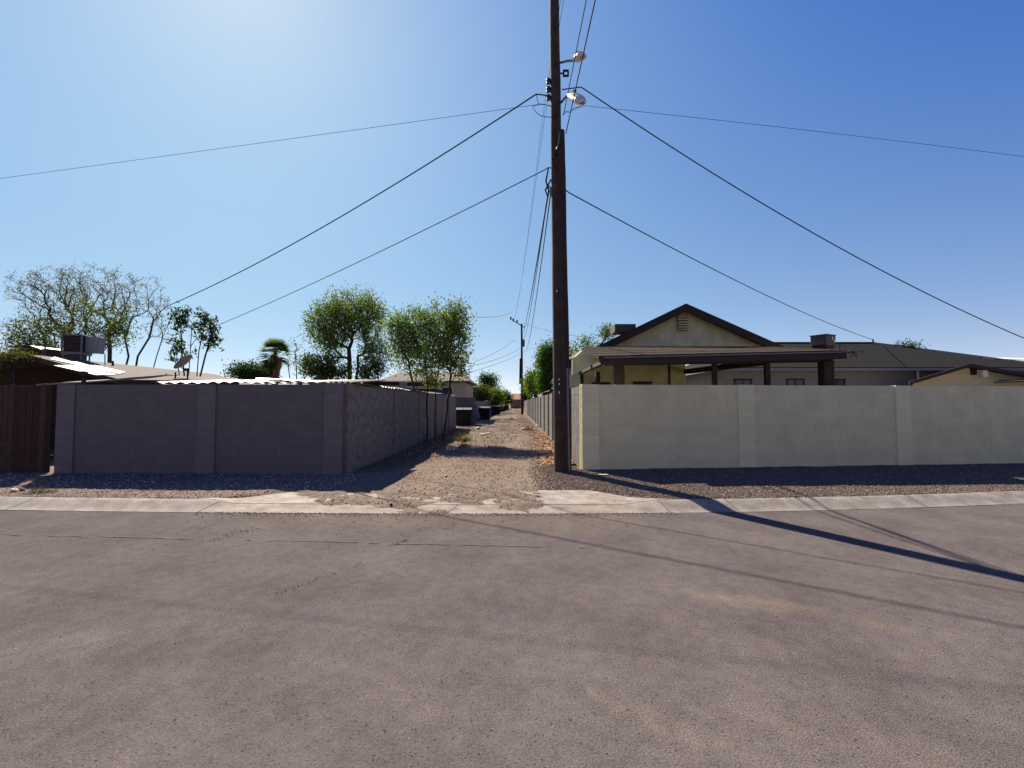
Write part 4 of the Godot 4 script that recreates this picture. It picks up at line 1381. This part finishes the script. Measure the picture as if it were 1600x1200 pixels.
func house_left() -> void:
	var h := thing("low_roofed_house", "old house with low patched tan roof behind the dark grey wall", "house", Vector3.ZERO)
	var A := at(38, 553, 14.0)             # high edge, front
	var B := at(345, 588, 23.0)            # high edge, back
	B.x = A.x; B.y = A.y - 0.05; 
	var slope := 0.27
	var w := 5.2
	var C := B + Vector3(w, -w * slope, 0)
	var E := A + Vector3(w, -w * slope, 0)
	part(h, "roof", slab(A, E, C, B, 0.1), M.roll_roof)
	var L := A + Vector3(-4.5, -0.35, 0)
	part(h, "roof_wing", slab(L, A + Vector3(0, -0.01, 0), B + Vector3(0, -0.01, 0), B + Vector3(-4.5, -0.35, 0), 0.1), M.roll_roof)
	var rk := MB.new()
	rk.prism([A + Vector3(0, 0.02, 0.03), E + Vector3(0, 0.02, 0.03), E + Vector3(0, -0.14, 0.03), A + Vector3(0, -0.14, 0.03)], Vector3(0, 0, -0.04))
	rk.prism([L + Vector3(0, 0.02, 0.03), A + Vector3(0, 0.02, 0.03), A + Vector3(0, -0.14, 0.03), L + Vector3(0, -0.14, 0.03)], Vector3(0, 0, -0.04))
	part(h, "rake_board", rk.mesh(), M.plank_3)
	part(h, "wall", _box(Vector3(A.x + 0.1, 1.05, -19.5), Vector3(8.0, 1.9, 7.0)), M.plank_1)
	var gm := MB.new()
	gm.prism([Vector3(A.x - 4.3, 0.05, -15.9), Vector3(A.x + 4.1, 0.05, -15.9), Vector3(A.x + 4.1, A.y - 4.1 * slope - 0.1, -15.9), Vector3(A.x, A.y - 0.1, -15.9), Vector3(A.x - 4.3, A.y - 0.45, -15.9)], Vector3(0, 0, -0.1))
	part(h, "gable_wall", gm.mesh(), M.plank_1)
	# patches: sheets lying on the slope
	var on := func(px, py): # point on the slope plane under a pixel
		var r := ray(px, py)
		var n := Vector3(slope, 1.0, 0.0)
		return Vector3(0, EYE, 0) + r * ((A - Vector3(0, EYE, 0)).dot(n) / r.dot(n))
	for q in [[[78, 562], [86, 558], [196, 582], [186, 585], "green_sheet"], [[84, 572], [118, 571.5], [182, 586], [150, 587], "white_roof"]]:
		var m := MB.new()
		var pts := []
		for i in 4: pts.append(on.call(q[i][0], q[i][1]) + Vector3(0, 0.012, 0))
		m.prism(pts, Vector3(0, 0.012, 0))
		part(h, "roof_sheet", m.mesh(), M[q[4]])
	var tarp := MB.new()
	var tc := at(64, 545.5, 17.0)
	for i in 12:
		var t0 := i / 12.0
		var t1 := (i + 1) / 12.0
		var x0 := -0.6 + 1.3 * t0
		var x1 := -0.6 + 1.3 * t1
		var p := func(x, z, t): return tc + Vector3(x, 0.14 * sin(t * PI) - 0.12 * t + 0.02 * n1(x * 4.0, z), z)
		tarp.quad(p.call(x0, 0.6, t0), p.call(x1, 0.6, t1), p.call(x1, -0.6, t1), p.call(x0, -0.6, t0))
	part(h, "skylight_dome", tarp.mesh(), M.white_roof)
	part(h, "roof_curb", _box(tc + Vector3(0.1, -0.17, 0), Vector3(1.3, 0.24, 1.1)), M.brown_trim)
	for q in [[70.5, 562, 70.5, 536, 15.2, 0.022], [177, 573, 176, 564, 16.6, 0.035], [164, 566, 164, 553, 16.0, 0.015]]:
		var pm := MB.new()
		pm.rod(at(q[0], q[1] + 4, q[4]), at(q[2], q[3], q[4]), q[5], 8)
		part(h, "vent_pipe", pm.mesh(), M.unit_brown)
	# evaporative cooler
	var cc := at(120, 552, 16.0)
	var c := thing("evaporative_cooler", "square metal rooftop cooler with dark louvred sides", "cooler", cc, 0.26)
	c.scale = Vector3(0.86, 0.95, 0.86)
	var s := 0.64
	part(c, "top", _box(Vector3(0, 0.62, 0), Vector3(s + 0.04, 0.05, s + 0.04), 0.01), M.galv)
	part(c, "pan", _box(Vector3(0, -0.02, 0), Vector3(s + 0.04, 0.1, s + 0.04), 0.01), M.galv)
	part(c, "blower_case", _box(Vector3(0, 0.31, 0), Vector3(s - 0.14, 0.56, s - 0.14)), M.black)
	for x in [-1, 1]:
		for z in [-1, 1]: part(c, "corner_post", _box(Vector3(x * s / 2, 0.31, z * s / 2), Vector3(0.05, 0.58, 0.05)), M.galv)
	part(c, "discharge_box", _box(Vector3(s / 2 + 0.23, 0.31, -0.08), Vector3(0.46, 0.58, 0.42), 0.01), M.unit_grey)
	for f in 2:
		var pb := Basis(Vector3.UP, PI / 2 * f)
		var po := part(c, "pad_panel", _box(pb * Vector3(0, 0.31, s / 2 - 0.05), Vector3(s - 0.05, 0.57, 0.02), 0.0, pb), M.black)
		for i in 9: part(po, "louvre", _box(pb * Vector3(0, 0.06 + i * 0.06, s / 2 - 0.02), Vector3(s - 0.06, 0.03, 0.02), 0.0, pb * Basis(Vector3.RIGHT, 0.6)), M.unit_brown)
	for x in [-1, 1]:
		for z in [-1, 1]: part(c, "leg", _box(Vector3(x * 0.28, -0.3, z * 0.28), Vector3(0.04, 0.5, 0.04)), M.galv)
	var duct := MB.new()
	duct.box(Vector3(0, -0.25, 0), Vector3(0.45, 0.4, 0.45))
	part(c, "duct", duct.mesh(), M.unit_brown)
	# satellite dish on lean-to roof
	var dp := at(293, 590, 14.2)
	var d := thing("satellite_dish", "grey satellite dish tilted to the sky on the low brown roof", "satellite dish", dp)
	var st := MB.new()
	st.rod(Vector3(0, -0.15, 0), Vector3(0, 0.28, 0), 0.022, 8)
	part(d, "stay", _box(Vector3(-0.33, 0.03, 0.05), Vector3(0.03, 0.26, 0.03)), M.black)
	st.bar(Vector3(-0.12, 0.24, 0), Vector3(0.04, 0.24, 0), 0.05, 0.08)
	part(d, "mast", st.mesh(), M.black)
	var dm := MB.new()
	var db := Basis.looking_at(Vector3(-0.68, 0.7, 0.16).normalized(), Vector3.UP) * Basis(Vector3.RIGHT, -PI / 2)
	dm.lathe(Vector3(-0.08, 0.42, 0), [Vector2(0.0, 0.0), Vector2(0.12, 0.012), Vector2(0.22, 0.04), Vector2(0.30, 0.075), Vector2(0.305, 0.085), Vector2(0.22, 0.052), Vector2(0.12, 0.022), Vector2(0, 0.01)], 24, db)
	part(d, "reflector", dm.mesh(), M.unit_grey)
	var arm := MB.new()
	arm.rod(Vector3(-0.12, 0.25, 0), Vector3(-0.52, 0.52, -0.1), 0.014, 6)
	part(d, "feed_arm", arm.mesh(), M.black)
	part(d, "feed_horn", _box(Vector3(-0.55, 0.56, -0.1), Vector3(0.09, 0.11, 0.08), 0.015), M.unit_brown)
	# lower patio roof with dark space under it
	var lt := thing("patio_roof", "low flat brown patio roof behind the dark grey wall", "roof", Vector3.ZERO)
	part(lt, "roof", slab(at(190, 593, 13.2), at(372, 595.5, 13.2), at(366, 590, 15.6), at(230, 586, 15.6), 0.05), M.roll_roof)
	part(lt, "fascia", slab(at(186, 594, 13.15), at(374, 596.5, 13.15), at(374, 596.5, 13.19), at(186, 594, 13.19), 0.09), M.brown_trim)
	part(lt, "back_wall", _box(Vector3(-9.1, 1.1, -15.4), Vector3(5.6, 2.05, 0.08)), M.plank_1)
	for px in [200, 285, 366]: part(lt, "post", _box(Vector3((px - 800) / F * 13.4, 1.08, -13.4), Vector3(0.09, 2.1, 0.09)), M.brown_trim)
	# bent white sheet and post with finial
	var sh := thing("metal_awning", "bent pale metal awning sheet above fence and dark wall", "awning", Vector3.ZERO)
	var am := MB.new()
	var pv := []
	for q in [[57, 600, 10.9], [95, 597.5, 11.0], [130, 596, 11.1], [165, 593.5, 11.3], [198, 590, 11.6]]: pv.append(at(q[0], q[1], q[2]))
	for i in 4: am.prism([pv[i], pv[i + 1], pv[i + 1] + Vector3(0.25, 0.13, -1.0), pv[i] + Vector3(0.25, 0.12, -1.0)], Vector3(0, -0.035, 0))
	part(sh, "sheet", am.mesh(), M.white_roof)
	for px in [75, 168]: part(sh, "post", _box(Vector3((px - 800) / F * 11.4, 1.05, -11.4), Vector3(0.06, 2.0, 0.06)), M.brown_trim)
	var po := thing("fence_post", "brown square capped post rising behind the dark grey wall", "post", Vector3((130 - 800) / F * 10.55, 0.05, -10.55))
	part(po, "shaft", _box(Vector3(0, 1.06, 0), Vector3(0.06, 2.12, 0.06)), M.brown_trim)
	part(po, "cap", _box(Vector3(0, 2.21, 0), Vector3(0.12, 0.11, 0.12), 0.02), M.brown_trim)
	# vine on the gable
	rng.seed = 63
	var vb := at(20, 600, 13.7); vb.y = 0.05
	tree("vine", "dry green vine over the old house gable edge by the fence", "vine", [trunk_line(vb, at(22, 570, 13.8), 5)], [[at(15, 556, 13.8), px_r(34, 7, 13.8), 46], [at(8, 570, 13.8), px_r(20, 14, 13.8), 20]], 0.03, 24, 0.04, 0.2, [Color(0.09, 0.10, 0.035), Color(0.05, 0.07, 0.025), Color(0.13, 0.1, 0.05)], "dead_bark", "", 64)

func corrugated(a: Vector3, b: Vector3, back: Vector3, waves: int, amp: float) -> ArrayMesh:
	var m := MB.new()
	var k := waves * 8
	var prev := []
	for i in k + 1:
		var t := float(i) / k
		var p := a.lerp(b, t) + Vector3(0, amp * sin(t * waves * TAU), 0)
		var cur := [p, p + back, p + Vector3(0, -0.004, 0), p + back + Vector3(0, -0.004, 0)]
		if i > 0:
			m.quad(prev[0], cur[0], cur[1], prev[1])
			m.quad(prev[2], prev[3], cur[3], cur[2])
			m.quad(prev[2], cur[2], cur[0], prev[0])
			m.quad(prev[1], cur[1], cur[3], prev[3])
		prev = cur
	return m.mesh()
func build_sheets() -> void:
	var s := thing("corrugated_roof", "corrugated metal lean-to roof resting on the dark wall corner", "roof", Vector3.ZERO)
	rng.seed = 40
	var x := -7.55
	while x < -3.7:
		var w := minf(0.92, -3.42 - x)
		var y := 2.035 + rng.randf_range(-0.008, 0.012)
		part(s, "metal_sheet", corrugated(Vector3(x, y, -10.02 + rng.randf_range(-0.05, 0.03)), Vector3(x + w + 0.04, y + rng.randf_range(-0.01, 0.01), -10.02), Vector3(rng.randf_range(-0.02, 0.02), 0.17, -2.6), 4, 0.018), M.zinc if rng.randf() < 0.65 else M.rust_zinc)
		x += 0.92
	var d := 10.3
	while d < 27.3:
		var y := 2.035 + rng.randf_range(-0.012, 0.015)
		if not (d > 20.5 and d < 21.5):
			part(s, "metal_sheet", corrugated(Vector3(alley_x(-3.41, d) + rng.randf_range(-0.06, 0.05), y, -d), Vector3(alley_x(-3.41, d + 0.95), y + rng.randf_range(-0.02, 0.02), -d - 0.95), Vector3(-2.2, 0.1 + rng.randf_range(-0.02, 0.03), 0), 4, 0.018), M.zinc if rng.randf() < 0.6 else M.rust_zinc)
		d += 0.9
	for q in [[-5.6, -12.5], [-5.5, -17.0], [-5.5, -22.0], [-5.4, -27.0], [-7.4, -12.5]]: part(s, "post", _box(Vector3(q[0], 1.12, q[1]), Vector3(0.09, 2.15, 0.09)), M.brown_trim)
	# dark timber shed behind it
	var sh := thing("timber_shed", "dark brown timber shed behind the corrugated alley roof", "shed", Vector3.ZERO)
	var z := 23.0
	var p0 := at(570, 597, z)
	var p1 := at(683, 599, z)
	part(sh, "wall", _box(Vector3((p0.x + p1.x) / 2, 1.15, -z - 1.6), Vector3(p1.x - p0.x - 0.2, 2.3, 3.0)), M.plank_1)
	part(sh, "roof", slab(p0 + Vector3(-0.1, 0.05, 0), p1 + Vector3(0.0, 0.05, 0), p1 + Vector3(0.0, 0.2, -3.4), p0 + Vector3(-0.1, 0.2, -3.4), 0.2), M.brown_trim)
	part(sh, "box", _box(at(630, 602, 22.0), Vector3(0.3, 0.32, 0.3), 0.02), M.unit_grey)

func small_house(called: String, label: String, px0: float, px1: float, eave_y: float, ridge_y: float, d: float, deep: float, wall: Material, roofm: Material) -> void:
	var h := thing(called, label, "house", Vector3.ZERO)
	var a := at(px0, eave_y, d)
	var b := at(px1, eave_y, d)
	var rz := -d - deep / 2
	var ry := at(px0, ridge_y, d + deep / 2).y
	var w := MB.new()
	w.box(Vector3((a.x + b.x) / 2, a.y / 2, -d - deep / 2), Vector3(b.x - a.x - 0.6, a.y - 0.03, deep - 0.6))
	part(h, "wall", w.mesh(), wall)
	var r := MB.new()
	var r0 := Vector3(a.x + 0.8, ry, rz)
	var r1 := Vector3(b.x - 0.8, ry, rz)
	var c := b + Vector3(0, 0, -deep)
	var e := a + Vector3(0, 0, -deep)
	r.quad(a, b, r1, r0); r.tri(b, c, r1); r.quad(c, e, r0, r1); r.tri(e, a, r0)
	r.prism([a, b, c, e], Vector3(0, -0.15, 0))
	part(h, "roof", r.mesh(), roofm)
	for k in 2:
		var t := 0.3 + 0.45 * k
		var o := part(h, "window", _box(Vector3(lerpf(a.x, b.x, t), a.y - 0.9, -d - 0.27), Vector3(0.9, 0.9, 0.06)), M.white_paint)
		part(o, "pane", _box(Vector3(lerpf(a.x, b.x, t), a.y - 0.9, -d - 0.235), Vector3(0.78, 0.78, 0.02)), M.window_glass)

func house_opposite() -> void:  # unseen houses added so their sunlit fronts bounce warm light on the walls
	for q in [[-15.0, "unseen tan stucco house added across the street to bounce light on the dark grey wall"], [13.0, "unseen tan stucco house added across the street to bounce light on the pale wall"]]:
		var h := thing("bounce_house", q[1], "house", Vector3(q[0], 0.05, 13.0))
		part(h, "wall", _box(Vector3(0, 1.7, 0), Vector3(23.0, 3.4, 9.0)), M.tan_stucco)
		var r := MB.new()
		r.prism([Vector3(-12, 3.4, -5.2), Vector3(12, 3.4, -5.2), Vector3(12, 5.6, 0.2), Vector3(-12, 5.6, 0.2)], Vector3(0, 0.12, 0))
		r.prism([Vector3(-12, 3.4, 5.2), Vector3(12, 3.4, 5.2), Vector3(12, 5.6, -0.2), Vector3(-12, 5.6, -0.2)], Vector3(0, 0.12, 0))
		part(h, "roof", r.mesh(), M.roll_roof)
		part(h, "door", _box(Vector3(0.5, 1.05, -4.52), Vector3(0.95, 2.1, 0.06)), M.brown_trim)
		for x in [-8.5, -4.0, 5.0, 9.0]:
			var f := part(h, "window", _box(Vector3(x, 1.6, -4.52), Vector3(1.5, 1.2, 0.06)), M.white_paint)
			part(f, "pane", _box(Vector3(x, 1.6, -4.56), Vector3(1.36, 1.06, 0.03)), M.window_glass)

func build_far_houses() -> void:
	small_house("pale_house", "pale house with low tan roof seen through the alley tree", 590, 734, 595, 582, 36.0, 7.0, M.pale_stucco, M.roll_roof)
	small_house("brick_house", "reddish brick house at the far end of the alley", 796, 826, 624, 615, 130.0, 10.0, M.brick_stucco, M.brick_stucco)
	small_house("pale_house", "grey house far along the alley beside the tufted tree", 715, 752, 608, 604, 62.0, 6.0, M.grey_stucco, M.shingle_grey)
	var u := thing("rooftop_unit", "dark rooftop cooler box beside the tufted tree along the alley", "cooler", at(739, 613, 58.0))
	part(u, "case", _box(Vector3(0, 0.3, 0), Vector3(0.85, 0.6, 0.85), 0.03), M.unit_brown)
	part(u, "stand", _box(Vector3(0, -0.9, 0), Vector3(0.5, 1.8, 0.5)), M.black)
	# lean-to roof behind the sunlit alley wall
	var s := thing("tile_shed", "small dark roofed shed leaning over the sunlit alley wall", "shed", Vector3.ZERO)
	part(s, "roof", slab(Vector3(1.75, 2.2, -27.0), Vector3(3.6, 2.7, -27.0), Vector3(3.6, 2.7, -33.0), Vector3(1.75, 2.2, -33.0), 0.1), M.brown_trim)
	part(s, "wall", _box(Vector3(2.9, 1.2, -30.0), Vector3(1.5, 2.3, 5.6)), M.grey_stucco)

func bin(p: Vector3, turn: float, label: String, w := 1.1) -> void:
	var b := thing("waste_bin", label, "bin", p, turn, "black bins along the alley")
	var body := MB.new()
	var lo := w * 0.43
	var hi := w * 0.5
	var H := 1.02
	var rings := []
	for q in [[0.04, lo], [0.5, lerpf(lo, hi, 0.5)], [H - 0.08, hi], [H - 0.08, hi + 0.03], [H, hi + 0.03]]:
		var ring := []
		var e: float = q[1]
		var c := 0.14
		for st in [[1, 1], [-1, 1], [-1, -1], [1, -1]]:
			for k in 4:
				var a0: float = {1: {1: 0.0, -1: -PI / 2}, -1: {1: PI / 2, -1: PI}}[st[0]][st[1]]
				var a := a0 + PI / 2 * k / 3
				ring.append(Vector3(st[0] * (e - c) + cos(a) * c, q[0], st[1] * (e - c) + sin(a) * c))
		rings.append(ring)
	for i in rings.size() - 1:
		for k in 16:
			var j := (k + 1) % 16
			body.quad(rings[i][j], rings[i][k], rings[i + 1][k], rings[i + 1][j])
	for k in range(1, 15): body.tri(rings[0][0], rings[0][k], rings[0][k + 1])
	part(b, "body", body.mesh(), M.bin_plastic)
	var lid := MB.new()
	for i in 2:
		var x0 := -hi + 0.02 if i == 0 else 0.01
		var x1 := -0.01 if i == 0 else hi - 0.02
		lid.prism([Vector3(x0, H, hi), Vector3(x1, H, hi), Vector3(x1, H + 0.12, 0), Vector3(x1, H + 0.1, -hi), Vector3(x0, H + 0.1, -hi), Vector3(x0, H + 0.12, 0)].slice(0, 3) + [Vector3(x0, H + 0.12, 0)], Vector3(0, 0.03, 0))
		lid.prism([Vector3(x0, H + 0.12, 0), Vector3(x1, H + 0.12, 0), Vector3(x1, H + 0.06, -hi), Vector3(x0, H + 0.06, -hi)], Vector3(0, 0.03, 0))
	part(b, "lid", lid.mesh(), M.lid_plastic)
	for s in [-1, 1]:
		var hm := MB.new()
		hm.bar(Vector3(s * (hi + 0.05), 0.62, -0.2), Vector3(s * (hi + 0.05), 0.62, 0.2), 0.05, 0.07, 0.01)
		hm.bar(Vector3(s * (hi - 0.08), 0.62, -0.18), Vector3(s * (hi + 0.05), 0.62, -0.18), 0.04, 0.05)
		hm.bar(Vector3(s * (hi - 0.08), 0.62, 0.18), Vector3(s * (hi + 0.05), 0.62, 0.18), 0.04, 0.05)
		part(b, "handle", hm.mesh(), M.bin_plastic)

func build_bins_and_debris() -> void:
	var spots := [[724, 665, 0.06, "black waste bin in the recess behind the end of the grey wall", 1.15], [757, 656, -0.08, "black waste bin standing past the wall across the bin recess", 1.15], [774, 648.5, 0.1, "black waste bin beside the bright green bush in the alley", 1.25], [784, 643.5, 0.0, "black waste bin far along the alley past the green bush", 1.2], [791, 641, 0.05, "small looking black waste bin before the end of the alley", 1.2]]
	for q in spots:
		var g := gp(q[0], q[1], VERGE + 0.02)
		bin(Vector3(g.x, VERGE + 0.02, g.z), q[2], q[3], q[4])
	# crumpled white sacks and boards
	rng.seed = 51
	var sacks := [[796, 640.5, 0.4, "white rubbish sack beside the far black bins"], [818, 672, 0.16, "pale rock on the alley dirt by the sunlit wall"], [747, 671, 0.16, "white crumpled paper on the alley dirt by the bins"], [785, 659, 0.13, "white scrap in the middle of the alley"], [696, 744, 0.045, "small white stone on the dirt at the alley mouth"], [876, 727, 0.14, "pale stone leaning on the foot of the pole"], [611, 783, 0.03, "dark stone on the concrete apron"], [22, 768, 0.07, "pale lump of rubble on the verge below the plank fence"], [34, 766, 0.06, "brown clod of dirt on the verge below the plank fence"], [840, 667, 0.12, "small stone by the foot of the sunlit alley wall"]]
	for i in sacks.size():
		var q = sacks[i]
		var g := gp(q[0], q[1], VERGE)
		var o := part(self, "rock", stone_mesh(70 + i), M.black if i == 6 else (M.paper if i != 8 else M.brown_trim))
		o.position = Vector3(g.x, ground_h(g.x, -g.z) + float(q[2]) * 0.4, g.z)
		o.scale = Vector3.ONE * float(q[2])
		tag(o, q[3], "scrap" if i in [0, 2, 3] else "stone")
	for q in [[846, 690, 862, 692, "pale broken board lying in leaves by the alley wall"], [848, 701, 860, 704, "short broken plank lying on leaf litter in the alley"], [750, 679, 765, 676, "flat pale board lying in the middle of the alley"], [835, 685, 858, 684, "long thin board resting along the sunlit alley wall"]]:
		var m := MB.new()
		var a := gp(q[0], q[1], VERGE + 0.05)
		var b := gp(q[2], q[3], VERGE + 0.05)
		m.bar(a, b, 0.1, 0.025, 0.004)
		one("board", m, M.plank_3 if q[0] != 750 else M.paper, q[4], "board")
	# small dry weeds
	var weeds := [[58, 770, 0.16, 90, true, "dry yellow weed clump on the verge beside kerb"], [80, 769, 0.12, 60, true, "small dry weed tuft on verge beside the clump"], [52, 752, 0.12, 40, true, "small dark weed tuft at the shadow edge below the plank fence"], [724, 690, 0.55, 160, false, "yellow green weed at the end of the grey wall in the alley"], [725, 699, 0.25, 80, true, "dry weed tuft beside the yellow green weed in the alley"], [826, 673, 0.35, 90, true, "dry weed beside the pale rock in the alley"], [800, 655, 0.3, 60, true, "dry weed tuft in the far alley"]]
	for q in weeds:
		var g := gp(q[0], q[1], VERGE)
		var m := MB.new()
		m.colored = true
		for i in int(q[3]):
			var a := rng.randf() * TAU
			var l: float = q[2] * rng.randf_range(0.5, 1.1)
			var o: Vector3 = Vector3(rng.randfn(), 0, rng.randfn()) * float(q[2]) * 0.35
			var tip: Vector3 = o + Vector3(cos(a) * l * 0.6, l * rng.randf_range(0.4, 1.0), sin(a) * l * 0.6)
			var tn := Vector3(-sin(a), 0, cos(a)) * 0.006 * (1.0 if q[2] < 0.2 else 3.0)
			m.col = (Color(0.36, 0.26, 0.12) if q[4] else Color(0.28, 0.27, 0.05)) * rng.randf_range(0.5, 1.2)
			m.tri(o - tn, o + tn, tip)
		var w := one("weed", m, M.dry_leaf, q[5], "weed")
		w.position = Vector3(g.x, ground_h(g.x, -g.z) - 0.01, g.z)
	# white gate frame past the recess and leaning pale pipe
	var gt := thing("leaning_pipe", "pale bent pipe leaning by the second black bin", "pipe", Vector3.ZERO)
	var gm := MB.new()
	gm.tube(PackedVector3Array([at(745.5, 633, 40.5), at(746.5, 645, 40.4), at(750, 654.5, 40.2)]), PackedFloat32Array([0.07, 0.07, 0.07]), 8)
	part(gt, "pipe", gm.mesh(), M.unit_grey)
	var ft := gp(906, 741.5, VERGE)
	var cm := MB.new()
	cm.box(Vector3.ZERO, Vector3(0.18, 0.01, 0.07))
	var card := one("paper_scrap", cm, M.paper, "pale paper scrap on shaded gravel beside the pole", "scrap")
	card.position = gp(943, 742, VERGE + 0.02)
	card.position.y = ground_h(card.position.x, -card.position.z) + 0.022

func _ready() -> void:
	nz.seed = 3
	nz.frequency = 0.01
	nz.fractal_octaves = 3
	rng.seed = 2024
	setup_view()
	make_materials()
	build_ground()
	build_walls()
	build_fence()
	house_cream()
	house_grey()
	house_far_cream()
	house_left()
	house_opposite()
	build_sheets()
	build_far_houses()
	build_trees()
	rng.seed = 9
	build_pole()
	build_bins_and_debris()
	rng.seed = 10
	build_gravel()
	leaf_litter()
